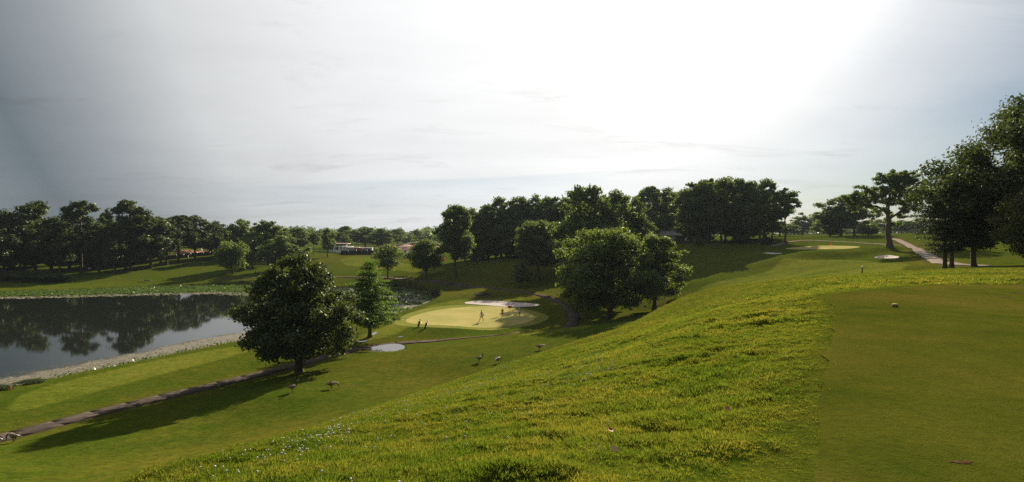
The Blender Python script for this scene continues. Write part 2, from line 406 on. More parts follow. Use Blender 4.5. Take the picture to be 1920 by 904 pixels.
M_TEE = m_lawn('tee_turf', (.058, .078, .008), (.110, .108, .013), (.145, .116, .020), 1.0, .05)
M_GREEN = m_lawn('green_turf', (.40, .365, .115), (.47, .415, .145), (.56, .44, .17), .1, .3)
M_COLLAR = m_lawn('collar_turf', (.19, .205, .04), (.25, .25, .055), (.32, .27, .075), .15, .3)
def m_sand():
    t = MT('bunker_sand'); n = t.noise(1.2, 5); f = t.noise(14, 4)
    matte(t, t.mix(n, (.50, .42, .37), (.68, .60, .55)), t.bump(t.math('ADD', n, t.math('MULTIPLY', f, .3)), .4, .08)); return t.m
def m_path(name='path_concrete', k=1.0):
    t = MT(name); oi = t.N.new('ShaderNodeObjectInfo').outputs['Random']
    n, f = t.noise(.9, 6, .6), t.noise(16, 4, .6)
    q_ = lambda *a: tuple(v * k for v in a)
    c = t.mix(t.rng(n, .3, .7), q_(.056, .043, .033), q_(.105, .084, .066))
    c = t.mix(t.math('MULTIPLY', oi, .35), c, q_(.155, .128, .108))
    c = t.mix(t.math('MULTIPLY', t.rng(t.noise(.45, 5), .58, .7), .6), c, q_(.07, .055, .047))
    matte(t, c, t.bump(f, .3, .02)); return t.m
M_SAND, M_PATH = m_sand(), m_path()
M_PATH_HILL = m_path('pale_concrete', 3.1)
M_EARTH = simple('bare_earth', (.12, .075, .05), .95, .0, var=.3)
M_ORANGE = simple('orange_clay', (.24, .10, .045), .95, .1, var=.35, scale=.6)
M_PINKDIRT = simple('pale_clay', (.42, .25, .18), .95, .1, var=.3, scale=.3)
M_BRUSH = simple('brown_brush', (.16, .10, .075), .95, .1, var=.5, scale=.8)

# ------------------------------------------------------------------ outlines on the land, found where the view rays meet it
GREEN = smooth_poly(hits([(757, 602), (775, 592), (805, 584), (850, 578), (905, 574.5), (950, 576), (985, 583), (1003, 592), (1004, 599), (985, 607), (945, 613), (890, 616), (840, 615), (795, 610), (768, 607)]))
COLLAR = smooth_poly(hits([(735, 606), (757, 590), (795, 579), (850, 572), (910, 573), (955, 575.5), (995, 580), (1024, 590), (1032, 597), (1010, 608), (960, 616), (895, 621), (830, 620), (780, 615), (748, 611)]))
SAND_MAIN = smooth_poly(hits([(869, 568.5), (880, 565.3), (905, 563.8), (940, 565), (975, 567.5), (1010, 570.5), (1013, 572), (995, 574.5), (965, 576), (930, 574), (900, 572), (876, 570.5)]))
SAND_UP = smooth_poly(hits([(1638, 479.5), (1648, 476.8), (1668, 476.6), (1684, 480), (1687, 483), (1672, 484.6), (1650, 484.4), (1641, 482.5)]))
SAND_FLAT = smooth_poly(hits([(1428, 474.3), (1440, 473.2), (1462, 473.6), (1469, 474.6), (1458, 476), (1438, 475.4)]))
UPGREEN = smooth_poly(hits([(1470, 466), (1490, 463), (1530, 461.5), (1580, 461.3), (1610, 462.5), (1614, 464.5), (1600, 466.8), (1550, 468.2), (1500, 468.2), (1478, 467.3)]))
FAIR_R = smooth_poly(hits([(1455, 500), (1466, 484), (1500, 483), (1560, 485), (1620, 488), (1680, 493), (1712, 497), (1690, 506), (1640, 513), (1560, 518), (1480, 524), (1400, 533), (1330, 541), (1300, 548), (1340, 530), (1420, 516)]))
FAIR_L = smooth_poly(hits([(30, 740), (140, 710), (300, 674), (440, 648), (480, 655), (440, 668), (330, 695), (180, 735), (70, 765), (10, 775)]))
FAIR_C = smooth_poly(hits([(640, 482), (700, 481), (790, 496), (850, 508), (780, 512), (700, 503), (640, 497)]))
APPR = smooth_poly(hits([(900, 560), (860, 560), (800, 574), (770, 590), (740, 604), (690, 625), (640, 648), (700, 640), (760, 622), (830, 575), (1000, 562), (960, 556)]))
PATCH_N = smooth_poly(hits([(960, 628), (1010, 618), (1080, 612), (1120, 613), (1060, 622), (1000, 630)]))
MOUNDS += [(*hit(u, v), r, h) for u, v, r, h in ((1615, 474, 3.5, .55), (1570, 479, 6, -.75), (1510, 478, 5, -.5), (1650, 471, 4, -.55), (1540, 447.5, 10, .45), (1480, 481, 5, .3), (1620, 447, 9, .35), (830, 618, 5, .28))]
BUNKERS += [(SAND_MAIN, .25, 1.2), (SAND_UP, .75, .9), (SAND_FLAT, .15, .8)]

PATH = smooth_line(hits([(-60, 838), (0, 822), (100, 796), (200, 770), (300, 746), (400, 723), (500, 699), (560, 683), (600, 672), (650, 660.5), (700, 651), (750, 644.5), (800, 640), (850, 636), (900, 632), (940, 628)]))
PATH_B = [hit(942, 628), P(960, 631, 81)[:2], P(1000, 627, 82)[:2], P(1045, 622, 83.5)[:2], P(1070, 616, 85.5)[:2], P(1074, 607, 90)[:2]]
PATH_B = np.array(PATH_B)
PATH_C = smooth_line(np.vstack([PATH_B[-2:], hits([(1079, 597), (1074, 584), (1062, 573), (1045, 564), (1025, 557), (1000, 550.5), (970, 546.5), (935, 542), (900, 538.5), (870, 535.5), (845, 533), (820, 529.5), (790, 526), (760, 523.5), (725, 521.5), (690, 520), (640, 519), (560, 519), (470, 521), (410, 524)])]))
PATH_ALL = np.vstack([PATH, smooth_line(PATH_B), PATH_C[1:]])
UP_PATH = smooth_line(hits([(1449, 461), (1462, 458), (1478, 454.5), (1495, 452), (1515, 451), (1550, 452), (1590, 454), (1630, 456.5), (1660, 458.6), (1692, 460)]))
R_PATH = smooth_line(hits([(1672, 447.5), (1690, 452), (1706, 460), (1724, 470), (1742, 481), (1758, 489), (1772, 493), (1800, 496.5), (1835, 497.5), (1850, 498)]))
PUDDLES = {
    'puddle': [
        ('large bright puddle beside the cart path, reflecting the tree', [(686, 656.5), (700, 653), (722, 649.5), (745, 647.5), (760, 649.5), (758, 653.5), (744, 657), (722, 658.5), (700, 659.5)]),
        ('round white puddle between the trunk of the feathery tree and the path', [(668, 640.5), (680, 637.5), (692, 638), (688, 641), (676, 643)]),
        ('thin puddle at the right of the feathery tree trunk', [(694, 627), (702, 622.5), (709, 623), (704, 627), (697, 629)]),
        ('tiny puddle on the lawn left of the golf bags', [(745, 631.5), (750, 630), (757, 630.3), (754, 632.2), (748, 632.8)]),
        ('dark wet hollow in the shade behind the big bunker', [(889, 551), (897, 548.3), (915, 547.5), (930, 549), (926, 551), (914, 551.5), (910, 554.5), (898, 555), (891, 553.5)]),
    ]}
def line_d(line, x, y):
    best = np.full(np.shape(x), 1e9)
    for (ax, ay), (bx, by) in zip(line[:-1], line[1:]):
        ex, ey = bx - ax, by - ay; t = np.clip(((x - ax) * ex + (y - ay) * ey) / (ex * ex + ey * ey + 1e-9), 0, 1)
        best = np.minimum(best, (x - ax - t * ex) ** 2 + (y - ay - t * ey) ** 2)
    return np.sqrt(best)
PUD = [(lab, smooth_poly(hits(p))) for lab, p in PUDDLES['puddle']]

def lumps(x, y):
    """tussocks of the uncut grass near the tee"""
    r = np.hypot(x, y)
    out = sstep(.05, .5, -sdist(TEE, x, y)) * (1 - sstep(30, 48, r))
    xr, yr = x * .95 - y * .31, x * .31 + y * .95       # mower ridges lie across the light
    w = s_sm(xr * .62, yr * 1.9) * .6 + s_xs(xr * .6, yr * 1.4) * .4
    far = 1 - .62 * sstep(3.5, 11, -sdist(TEE, x, y))
    dens = .55 + .45 * s_mid(x * 2, y * 2)
    return out * far * (np.maximum(w, -.7) * .060 * np.clip(dens, .2, 1.2) + .03)

def surf(x, y): return terrain(x, y) + lumps(np.asarray(x, float).ravel(), np.asarray(y, float).ravel())

def build_ground():
    fw = np.radians(np.linspace(-50, 50, 541)); bk = np.radians(np.linspace(50, 310, 66))[1:-1]
    ang = np.r_[fw, bk]; rad = np.r_[np.geomspace(.5, 2, 8)[:-1], np.geomspace(2, 260, 560)[:-1], np.geomspace(260, 3500, 70)]
    A, R = np.meshgrid(ang, rad); x = (np.sin(A) * R).ravel(); y = (np.cos(A) * R).ravel()
    z = surf(x, y)
    dry = np.zeros_like(x); mown = np.zeros_like(x); mud = np.zeros_like(x); sink = np.zeros_like(x)
    for poly in (FAIR_R, FAIR_L, FAIR_C, APPR, PATCH_N):
        mown = np.maximum(mown, sstep(-.15, .25, sdist(poly, x, y)))
    sink = np.maximum(sink, sstep(-.01, .22, sdist(TEE, x, y)) * .10)
    for poly in (GREEN, COLLAR, SAND_MAIN, SAND_UP, SAND_FLAT, UPGREEN): sink = np.maximum(sink, sstep(.1, .6, sdist(poly, x, y)) * .07)
    for _, poly in PUD: sink = np.maximum(sink, sstep(.02, .3, sdist(poly, x, y)) * .08)
    near = np.hypot(x, y) < 260
    for line, w in ((PATH_ALL, 1.05), (R_PATH, 1.3), (UP_PATH, .9)):
        d = np.full(x.shape, 99.0); d[near] = line_d(line, x[near], y[near]); sink = np.maximum(sink, (1 - sstep(w - .5, w - .1, d)) * .07)
        mud = np.maximum(mud, (1 - sstep(w, w + .45, d)) * .35); dry += .5 * (1 - sstep(w, w + 2.2, d))
    sp = sdist(POND, x, y); mud = np.maximum(mud, sstep(-.35, -.1, sp)); mown *= 1 - mud
    # sun-scorched places: the brow of the near slope, the verge of the tee, the far meadow
    def blob(u, v, r, a):
        nonlocal dry
        c = hit(u, v); dry = dry + a * np.exp(-((x - c[0]) ** 2 + (y - c[1]) ** 2) / (r * r))
    for b in ((330, 860, 3.5, .6), (560, 800, 3.5, .7), (800, 720, 4, .6), (1150, 625, 5, .5), (1290, 558, 7, .8), (1270, 560, 5, .6), (700, 675, 6, .6), (900, 640, 8, .4), (1440, 700, 2.2, .4), (1480, 560, 3, .4),
              (1000, 497, 12, .5), (950, 505, 8, .6), (1330, 475, 15, .3), (700, 480, 25, .9), (900, 545, 12, .7), (1000, 555, 9, .6), (1640, 500, 8, .6), (1180, 500, 12, .4), (880, 530, 6, .5)): blob(*b)
    dry -= .35 * sstep(6, 10, y) * (1 - sstep(36, 52, y)) * sstep(-1, 3, np.abs(x + 8)) * 0
    puddle_dirt = hit(905, 556); mud = np.maximum(mud, .6 * np.exp(-((x - puddle_dirt[0]) ** 2 + (y - puddle_dirt[1]) ** 2) / 16))
    z = z - sink
    for _, poly in PUD:
        zl = float(np.median(terrain(poly[:, 0], poly[:, 1]))); k = sdist(poly, x, y); z = np.where(k > -.05, np.minimum(z, zl - .03), z)
    nr, na = len(rad), len(ang); i = np.arange(nr - 1)[:, None] * na; j = np.arange(na)[None]; k = (j + 1) % na
    Fc = np.stack([i + j, i + k, i + na + k, i + na + j], -1).reshape(-1, 4)[:, ::-1]
    V = np.c_[x, y, z]; c = len(V); V = np.vstack([V, [0, 0, surf([0.], [0.])[0]]])
    me = npmesh('ground', V, Fc, M_GRASS, True, {'dry': ('POINT', np.r_[dry, 0]), 'mown': ('POINT', np.r_[mown, 0]), 'mud': ('POINT', np.r_[np.clip(mud, 0, 1), 0])})
    o = link('ground', me); tag(o, 'rolling grass course falling from the tee to the pond', kind='structure'); return o
ground = build_ground()

def patch(name, poly, res, off, mat, zf=None, attrs=None):
    """a sheet lying on the land inside an outline"""
    p = np.asarray(poly); x0, y0 = p.min(0); x1, y1 = p.max(0)
    # resample the outline
    q = []
    for a, b in zip(p, np.roll(p, -1, 0)):
        n = max(1, int(np.hypot(*(b - a)) / res)); q += [a + (b - a) * k / n for k in range(n)]
    q = np.array(q)
    X, Y = np.meshgrid(np.arange(x0, x1, res), np.arange(y0, y1, res)); X = X.ravel() + RNG.uniform(-.15, .15, X.size) * res; Y = Y.ravel() + RNG.uniform(-.15, .15, Y.size) * res
    k = sdist(q, X, Y) > .35 * res; X, Y = X[k], Y[k]
    pts = [Vector((float(a), float(b))) for a, b in q] + [Vector((float(a), float(b))) for a, b in zip(X, Y)]
    n = len(q)
    vs, _, fs, _, _, _ = geometry.delaunay_2d_cdt(pts, [(i, (i + 1) % n) for i in range(n)], [], 1, 1e-5)
    xy = np.array([(v.x, v.y) for v in vs]); z = (zf(xy[:, 0], xy[:, 1]) if zf else terrain(xy[:, 0], xy[:, 1])) + off
    fs = np.array([f for f in fs if len(f) == 3]); a, b, c = xy[fs[:, 0]], xy[fs[:, 1]], xy[fs[:, 2]]
    cr = (b[:, 0] - a[:, 0]) * (c[:, 1] - a[:, 1]) - (b[:, 1] - a[:, 1]) * (c[:, 0] - a[:, 0]); fs[cr < 0] = fs[cr < 0][:, ::-1]
    me = npmesh(name, np.c_[xy, z], fs, mat, True, {k_: ('POINT', f(xy[:, 0], xy[:, 1])) for k_, f in (attrs or {}).items()})
    return link(name, me)

tag(patch('tee', TEE, .5, .016, M_TEE), 'close mown teeing ground in the near right corner', kind='structure')
tag(patch('green_collar', COLLAR, .8, .022, M_COLLAR), 'short fringe around the putting green', kind='structure')
tag(patch('putting_green', GREEN, .8, .036, M_GREEN), 'pale putting green by the pond', kind='structure')
tag(patch('upper_green', UPGREEN, .9, .03, M_GREEN), 'pale putting green on the upper hill', kind='structure')
tag(patch('sand_bunker', SAND_MAIN, .5, .03, M_SAND), 'long white bunker behind the putting green', kind='structure')
tag(patch('sand_bunker', SAND_UP, .35, .03, M_SAND), 'small deep bunker in front of the lone tree', kind='structure')
tag(patch('sand_bunker', SAND_FLAT, .4, .02, M_SAND), 'thin pale bunker on the shaded bank below the wood', kind='structure')

# water
def m_water():
    t = MT('pond_water')
    n = t.noise(1.6, 3, .5); w = t.noise(.35, 3, .5)
    sc = t.attr('scum')
    f = t.noise(.42, 8, .66, dist=1.0); f2 = t.noise(5, 5, .7)
    cover = t.math('ADD', t.math('MULTIPLY', f, .75), t.math('MULTIPLY', f2, .25))
    m = t.rng(t.math('ADD', cover, t.math('MULTIPLY', t.math('SUBTRACT', sc, .5), .75)), .48, .62)
    film = t.mix(t.rng(t.noise(3, 5), .3, .7), (.085, .078, .048), (.165, .14, .10))
    c = t.mix(m, (.010, .012, .009), film)
    b = t.bsdf(c, .03, .5, normal=t.bump(t.math('ADD', n, t.math('MULTIPLY', m, .2)), .02, .05)); b.inputs['IOR'].default_value = 1.33
    r = t.math('ADD', t.math('MULTIPLY', m, .55), .035); t.L.new(r, b.inputs['Roughness'])
    return t.m
M_WATER = m_water()
near_shore = np.array([zw(u, v, ZW) for u, v in ((-120, 752), (0, 731), (130, 706), (250, 681), (350, 660), (440, 642), (520, 630), (640, 612), (700, 604), (770, 586), (812, 570), (828, 559))])
def scum(x, y):
    d = line_d(near_shore, x, y); a = np.clip(1.2 - d / (8 + 5 * sstep(-48, -34, x)), -.6, 1.0)
    arm = sstep(-34, -29, x) * .25
    return np.maximum(a, arm)
tag(patch('pond', POND, 1.6, 0.0, M_WATER, zf=lambda x, y: np.full(len(x), ZW), attrs={'scum': scum}), 'still dark pond reflecting the trees', kind='structure')
def m_puddle():
    t = MT('puddle_water'); b = t.bsdf((.06, .056, .05), .04, .5); b.inputs['IOR'].default_value = 1.33; return t.m
M_PUD = m_puddle()
for lab, poly in PUD:
    zl = float(np.median(terrain(poly[:, 0], poly[:, 1])))
    tag(patch('puddle', poly, .6, .0, M_PUD, zf=lambda x, y: np.full(len(x), zl)), lab, kind='structure')

# ------------------------------------------------------------------ paths
def resample(line, step):
    d = np.r_[0, np.cumsum(np.hypot(*np.diff(line, axis=0).T))]; n = max(2, int(round(d[-1] / step)) + 1); s = np.linspace(0, d[-1], n)
    return np.c_[np.interp(s, d, line[:, 0]), np.interp(s, d, line[:, 1])]
def strip(line, w, off, t0=0.0, depth=.16, nw=4):
    """solid ribbon following the land: returns verts, faces"""
    tg = np.gradient(line, axis=0); tg /= np.linalg.norm(tg, axis=1)[:, None] + 1e-9; nm = np.c_[-tg[:, 1], tg[:, 0]]
    n = len(line); rows = []
    for k in range(nw + 1):
        q = line + nm * (w * (k / nw - .5)); rows.append(np.c_[q, terrain(q[:, 0], q[:, 1]) + off])
    top = np.stack(rows, 1); bot = top[:, [0, nw]] - np.array([0, 0, depth])
    V = np.vstack([top.reshape(-1, 3), bot.reshape(-1, 3)]); m = nw + 1; nb = n * m; Fc = []
    for i in range(n - 1):
        for k in range(nw): Fc.append((i * m + k, (i + 1) * m + k, (i + 1) * m + k + 1, i * m + k + 1))
        Fc.append((i * m, nb + i * 2, nb + i * 2 + 2, (i + 1) * m)); Fc.append((i * m + nw, (i + 1) * m + nw, nb + i * 2 + 3, nb + i * 2 + 1))
    for i, s in ((0, 1), (n - 1, -1)):
        for k in range(nw):
            pass
        f = (i * m, i * m + nw, nb + i * 2 + 1, nb + i * 2); Fc.append(f if s > 0 else f[::-1])
    return V, np.array(Fc)
base = resample(PATH_ALL, .8)
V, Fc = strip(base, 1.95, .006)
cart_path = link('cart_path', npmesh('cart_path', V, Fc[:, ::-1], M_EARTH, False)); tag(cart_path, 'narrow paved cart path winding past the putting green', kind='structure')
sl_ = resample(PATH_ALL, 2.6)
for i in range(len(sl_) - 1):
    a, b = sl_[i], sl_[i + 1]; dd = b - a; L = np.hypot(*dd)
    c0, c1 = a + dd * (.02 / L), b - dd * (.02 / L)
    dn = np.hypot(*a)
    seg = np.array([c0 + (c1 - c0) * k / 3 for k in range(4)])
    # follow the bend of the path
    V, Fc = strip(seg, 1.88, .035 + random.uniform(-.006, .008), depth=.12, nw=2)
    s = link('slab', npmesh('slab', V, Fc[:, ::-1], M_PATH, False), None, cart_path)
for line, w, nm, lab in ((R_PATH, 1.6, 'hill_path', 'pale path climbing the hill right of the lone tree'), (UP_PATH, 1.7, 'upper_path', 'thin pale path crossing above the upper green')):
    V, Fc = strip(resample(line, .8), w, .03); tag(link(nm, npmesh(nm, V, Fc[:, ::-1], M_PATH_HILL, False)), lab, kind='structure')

# ------------------------------------------------------------------ trees
def m_leaf(name, a, b_, tr, tf=.42, gloss=.06):
    t = MT(name); ti = t.attr('tint'); oi = t.N.new('ShaderNodeObjectInfo').outputs['Random']
    c = t.mix(ti, a, b_); c = t.mix(t.math('MULTIPLY', oi, .35), c, tuple(x * 1.5 for x in b_))
    d = t.N.new('ShaderNodeBsdfDiffuse'); t.L.new(c, d.inputs[0])
    tl = t.N.new('ShaderNodeBsdfTranslucent'); t.L.new(t.mix(ti, tuple(x * .75 for x in tr), tr), tl.inputs[0])
    m = t.N.new('ShaderNodeMixShader'); m.inputs[0].default_value = tf; t.L.new(d.outputs[0], m.inputs[1]); t.L.new(tl.outputs[0], m.inputs[2])
    g = t.N.new('ShaderNodeBsdfGlossy'); g.inputs['Roughness'].default_value = .5; g.inputs[0].default_value = (.45, .48, .38, 1)
    m2 = t.N.new('ShaderNodeMixShader'); m2.inputs[0].default_value = gloss; t.L.new(m.outputs[0], m2.inputs[1]); t.L.new(g.outputs[0], m2.inputs[2])
    t.done(m2.outputs[0]); return t.m
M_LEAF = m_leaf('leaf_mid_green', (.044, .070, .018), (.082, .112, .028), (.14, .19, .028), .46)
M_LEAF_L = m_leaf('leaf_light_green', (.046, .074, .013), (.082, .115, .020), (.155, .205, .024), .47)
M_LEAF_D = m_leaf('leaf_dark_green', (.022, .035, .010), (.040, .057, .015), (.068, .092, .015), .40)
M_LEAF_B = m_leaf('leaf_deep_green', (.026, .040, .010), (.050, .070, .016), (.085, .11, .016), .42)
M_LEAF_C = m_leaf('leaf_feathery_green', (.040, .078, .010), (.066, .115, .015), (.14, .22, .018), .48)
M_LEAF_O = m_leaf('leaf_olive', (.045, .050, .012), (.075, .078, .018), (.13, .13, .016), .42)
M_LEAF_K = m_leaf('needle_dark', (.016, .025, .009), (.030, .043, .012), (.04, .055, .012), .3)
def m_bark():
    t = MT('bark'); n = t.noise(5, 6, .65, stretch=(1, 1, .25)); f = t.noise(22, 4, .6, stretch=(1, 1, .3))
    t.bsdf(t.mix(n, (.035, .026, .018), (.115, .088, .062)), .95, .1, normal=t.bump(t.math('ADD', n, t.math('MULTIPLY', f, .5)), .8, .06)); return t.m
M_BARK = m_bark()

def leaf_quads(C, Nn, size, rg, asp=.62):
    """rhombic leaf sprays at C with normals Nn"""
    n = len(C); Nn = Nn / (np.linalg.norm(Nn, axis=1)[:, None] + 1e-9)
    R = rg.normal(size=(n, 3)); R[:, 2] -= .35
    T = R - (R * Nn).sum(1)[:, None] * Nn; T /= np.linalg.norm(T, axis=1)[:, None] + 1e-9
    B = np.cross(Nn, T); s = (size * (.5 + 1.0 * rg.random(n) ** 1.6))[:, None]
    bend = Nn * s * rg.uniform(-.18, .10, n)[:, None]
    V = np.stack([C - T * s * .55, C + B * s * asp * .5 + bend * -.4, C + T * s * .55 + bend, C - B * s * asp * .5 + bend * -.4], 1).reshape(-1, 3)
    Fc = np.arange(n * 4).reshape(n, 4)
    return V, Fc
ENV = {
    'round': lambda t: np.sqrt(np.clip(1 - (2 * t - 1) ** 2, 0, 1)) ** .85,
    'broad': lambda t: np.clip(np.where(t < .38, .55 + .45 * np.sqrt(np.clip(1 - ((t - .38) / .38) ** 2, 0, 1)), np.sqrt(np.clip(1 - ((t - .38) / .64) ** 2, 0, 1))), 0, 1),
    'egg': lambda t: np.clip(np.where(t < .3, .45 + .55 * np.sin(t / .3 * np.pi / 2), np.cos((t - .3) / .7 * np.pi / 2) ** .75), 0, 1),
    'tall': lambda t: np.sin(np.pi * np.clip(t * .9 + .08, 0, 1)) ** .6,
    'cone': lambda t: np.clip((1 - t) ** .85 + .04, 0, 1) * np.clip(.5 + t * 4, 0, 1),
    'open': lambda t: np.clip(.35 + .75 * np.sin(np.clip(t, 0, 1) * np.pi), 0, 1),
}
def make_tree(seed, H, W, base=.2, shape='broad', K=46, n=14000, leaf=.5, lobe=(.10, .20), fill=.75, trunk_r=None, mat=None, limbs=16, lean=(0, 0), asp=.62, sparse=.08, flat=.8, jag=.25, name='tree'):
    rg = np.random.default_rng(seed); env = ENV[shape]; zb = H * base; Hc = H - zb
    ph = rg.uniform(0, 6.28, 6)
    ctr, rad = [], []
    tries = 0
    while len(ctr) < K and tries < 4000:
        tries += 1
        t = rg.uniform(.04, .97); a = rg.uniform(0, 2 * np.pi); R = rg.uniform(*lobe) * W
        irr = 1 + jag * (.5 * np.sin(a * 2 + ph[0] + 3 * t) + .35 * np.sin(a * 3 + ph[1] - 5 * t) + .3 * np.sin(a * 5 + ph[2]))
        e = max(0, env(np.array(t)) * W / 2 * irr - R * .75)
        q = e * rg.uniform(0, 1) ** (.5 if rg.random() < fill else 1.2)
        c = np.array([np.cos(a) * q + lean[0] * t * W, np.sin(a) * q + lean[1] * t * W, zb + R * .6 + t * (Hc - R * 1.25)])
        if ctr and min(np.linalg.norm(c - o) / (R + r_) for o, r_ in zip(ctr, rad)) < .47: continue
        ctr.append(c); rad.append(R)
    ctr, rad = np.array(ctr), np.array(rad); w = rad ** 2; w /= w.sum()
    idx = rg.choice(len(ctr), n, p=w)
    d = rg.normal(size=(n, 3)); d /= np.linalg.norm(d, axis=1)[:, None]
    rr = rg.uniform(0, 1, n) ** .42; sp = rg.random(n) < sparse; rr[sp] = rg.uniform(1.0, 1.28, sp.sum())
    # clumps of leaves inside each lobe so that the outline breaks up
    clump = 1 + .22 * np.sin(d[:, 0] * 7 + idx) * np.sin(d[:, 1] * 7 + idx * 2.1) * np.sin(d[:, 2] * 6 + idx * .7) * 2
    off = d * (rad[idx] * rr * clump)[:, None]; off[:, 2] *= flat
    C = ctr[idx] + off
    Nn = d * .8 + rg.normal(size=(n, 3)) * .6 + np.array([0, 0, .35])
    V, Fc = leaf_quads(C, Nn, leaf, rg, asp)
    tint = np.clip(rg.normal(.45, .22, n) + (rg.uniform(-.25, .25, len(ctr)))[idx], 0, 1)
    crown = npmesh('crown', V, Fc, mat, False, {'tint': ('FACE', tint)})
    # trunk and limbs
    tr = trunk_r or H * .018; bm = bmesh.new(); top = np.array([lean[0] * .8 * W, lean[1] * .8 * W, zb + Hc * .78])
    wob = rg.normal(size=(6, 2)) * tr * .35
    tp = [(0, 0, -.45), (0, 0, 0.05), (wob[0, 0], wob[0, 1], H * .035)]; tr_ = [tr * 1.75, tr * 1.5, tr * 1.12]
    for k in range(1, 6):
        f = k / 5; p = top * f * np.array([1, 1, 1]); p[2] = H * .035 + (top[2] - H * .035) * f; tp.append((p[0] + wob[k, 0], p[1] + wob[k, 1], p[2])); tr_.append(tr * (1 - .8 * f))
    tube(bm, tp, tr_, 9)
    for i in np.argsort(-rad)[:limbs]:
        c = ctr[i]; h0 = np.clip(c[2] * rg.uniform(.5, .78), zb * .75, top[2] * .95); f = (h0 - H * .035) / (top[2] - H * .035)
        p0 = np.array([top[0] * f, top[1] * f, h0]); v = c - p0; L = np.linalg.norm(v); r0 = tr * (1 - .75 * f) * .5
        mid = p0 + v * .5 + rg.normal(size=3) * L * .07 + np.array([0, 0, L * .06])
        tube(bm, [p0, p0 + v * .22 + np.array([0, 0, L * .02]), mid, c], [r0, r0 * .8, r0 * .5, r0 * .18], 6)
    trunk = bm_mesh('trunk', bm, M_BARK, True)
    return dict(trunk=trunk, crown=crown, H=H, W=W)

def make_conifer(seed, H, W, base=.12, n=16000, leaf=.3, levels=16, per=7, droop=.25, mat=None, up=0.0, irr=.25, trunk_r=None, shape='cone', asp=.4, thick=.09):
    rg = np.random.default_rng(seed); env = ENV[shape]; bm = bmesh.new(); tr = trunk_r or H * .018
    tube(bm, [(0, 0, -.4), (0, 0, .05), (0, 0, H * .05), (0, 0, H * .5), (0, 0, H * .97)], [tr * 1.7, tr * 1.4, tr, tr * .6, tr * .08], 9)
    P0, P1, Wt = [], [], []
    for k in range(levels):
        t = (k + rg.uniform(-.3, .3)) / (levels - 1); t = np.clip(t, 0, .985); z = H * (base + (1 - base) * t)
        for j in range(per):
            a = 2 * np.pi * (j + rg.uniform(-.35, .35)) / per + k * 1.1; L = env(np.array(t)) * W / 2 * rg.uniform(1 - irr, 1 + irr * .6)
            p0 = np.array([0, 0, z]); p1 = np.array([np.cos(a) * L, np.sin(a) * L, z + L * (up - droop * (1 - t))]); P0.append(p0); P1.append(p1); Wt.append(max(L, .1))
            if L > W * .12: tube(bm, [p0, p0 * .5 + p1 * .5 + np.array([0, 0, L * .05]), p1], [tr * .3 * (1 - t * .7), tr * .18, tr * .04], 5)
    P0, P1, Wt = np.array(P0), np.array(P1), np.array(Wt); idx = rg.choice(len(P0), n, p=Wt ** 1.2 / (Wt ** 1.2).sum())
    s = rg.uniform(.08, 1.03, n) ** .7; C = P0[idx] + (P1 - P0)[idx] * s[:, None]
    C[:, 2] += Wt[idx] * .05 * np.sin(np.pi * s)
    sp = (W * thick * (1.15 - .75 * s)); off = rg.normal(size=(n, 3)) * sp[:, None]; off[:, 2] *= .42; C = C + off
    Nn = rg.normal(size=(n, 3)) * .7 + np.array([0, 0, .7]); V, Fc = leaf_quads(C, Nn, leaf, rg, asp)
    tint = np.clip(rg.normal(.4, .2, n) + rg.uniform(-.2, .2, len(P0))[idx], 0, 1)
    return dict(trunk=bm_mesh('trunk', bm, M_BARK, True), crown=npmesh('crown', V, Fc, mat, False, {'tint': ('FACE', tint)}), H=H, W=W)

def plant_tree(name, pr, x, y, H, W, label, group=None, rz=0.0, cat='tree', sink=0.0, mat=None):
    z = float(terrain([x], [y])[0]) - sink
    o = empty(name, (x, y, z), rz, label, cat, group)
    o.scale = (W / pr['W'], W / pr['W'], H / pr['H'])
    for k in ('trunk', 'crown'):
        if pr.get(k) is None: continue
        c = link(k, pr[k], None, o)
        if k == 'crown' and mat is not None:
            c.material_slots[0].link = 'OBJECT'; c.material_slots[0].material = mat
    return o
def tree_at(name, pr, u, D, vtop, wpx, label, **kw):
    x = (u - 960) / F * D; z = float(terrain([x], [D])[0])
    ztop = EYE - (vtop - 440) / F * D
    return plant_tree(name, pr, x, D, ztop - z, wpx / F * D, label, **kw)

# the trees that stand alone
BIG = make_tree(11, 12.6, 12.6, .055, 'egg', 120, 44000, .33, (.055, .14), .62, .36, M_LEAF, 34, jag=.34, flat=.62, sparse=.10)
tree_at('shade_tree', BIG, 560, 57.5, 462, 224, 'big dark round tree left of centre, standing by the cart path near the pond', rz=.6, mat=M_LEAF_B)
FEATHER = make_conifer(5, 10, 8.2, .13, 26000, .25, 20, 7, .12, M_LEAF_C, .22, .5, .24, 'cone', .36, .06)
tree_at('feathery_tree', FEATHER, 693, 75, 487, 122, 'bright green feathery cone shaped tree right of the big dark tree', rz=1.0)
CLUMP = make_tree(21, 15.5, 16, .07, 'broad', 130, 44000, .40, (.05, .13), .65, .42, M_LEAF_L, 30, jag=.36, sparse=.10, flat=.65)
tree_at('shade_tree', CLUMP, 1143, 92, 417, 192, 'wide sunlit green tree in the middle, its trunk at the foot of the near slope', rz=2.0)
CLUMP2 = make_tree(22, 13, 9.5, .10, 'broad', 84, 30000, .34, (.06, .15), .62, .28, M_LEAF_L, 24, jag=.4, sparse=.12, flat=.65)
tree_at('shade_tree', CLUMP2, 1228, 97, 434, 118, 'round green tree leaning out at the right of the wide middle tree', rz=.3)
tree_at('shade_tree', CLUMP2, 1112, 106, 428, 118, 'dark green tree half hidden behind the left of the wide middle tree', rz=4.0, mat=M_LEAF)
OAK = make_tree(31, 16, 14, .20, 'broad', 80, 26000, .46, (.06, .14), .65, .40, M_LEAF, 26, jag=.5, sparse=.1, flat=.65)
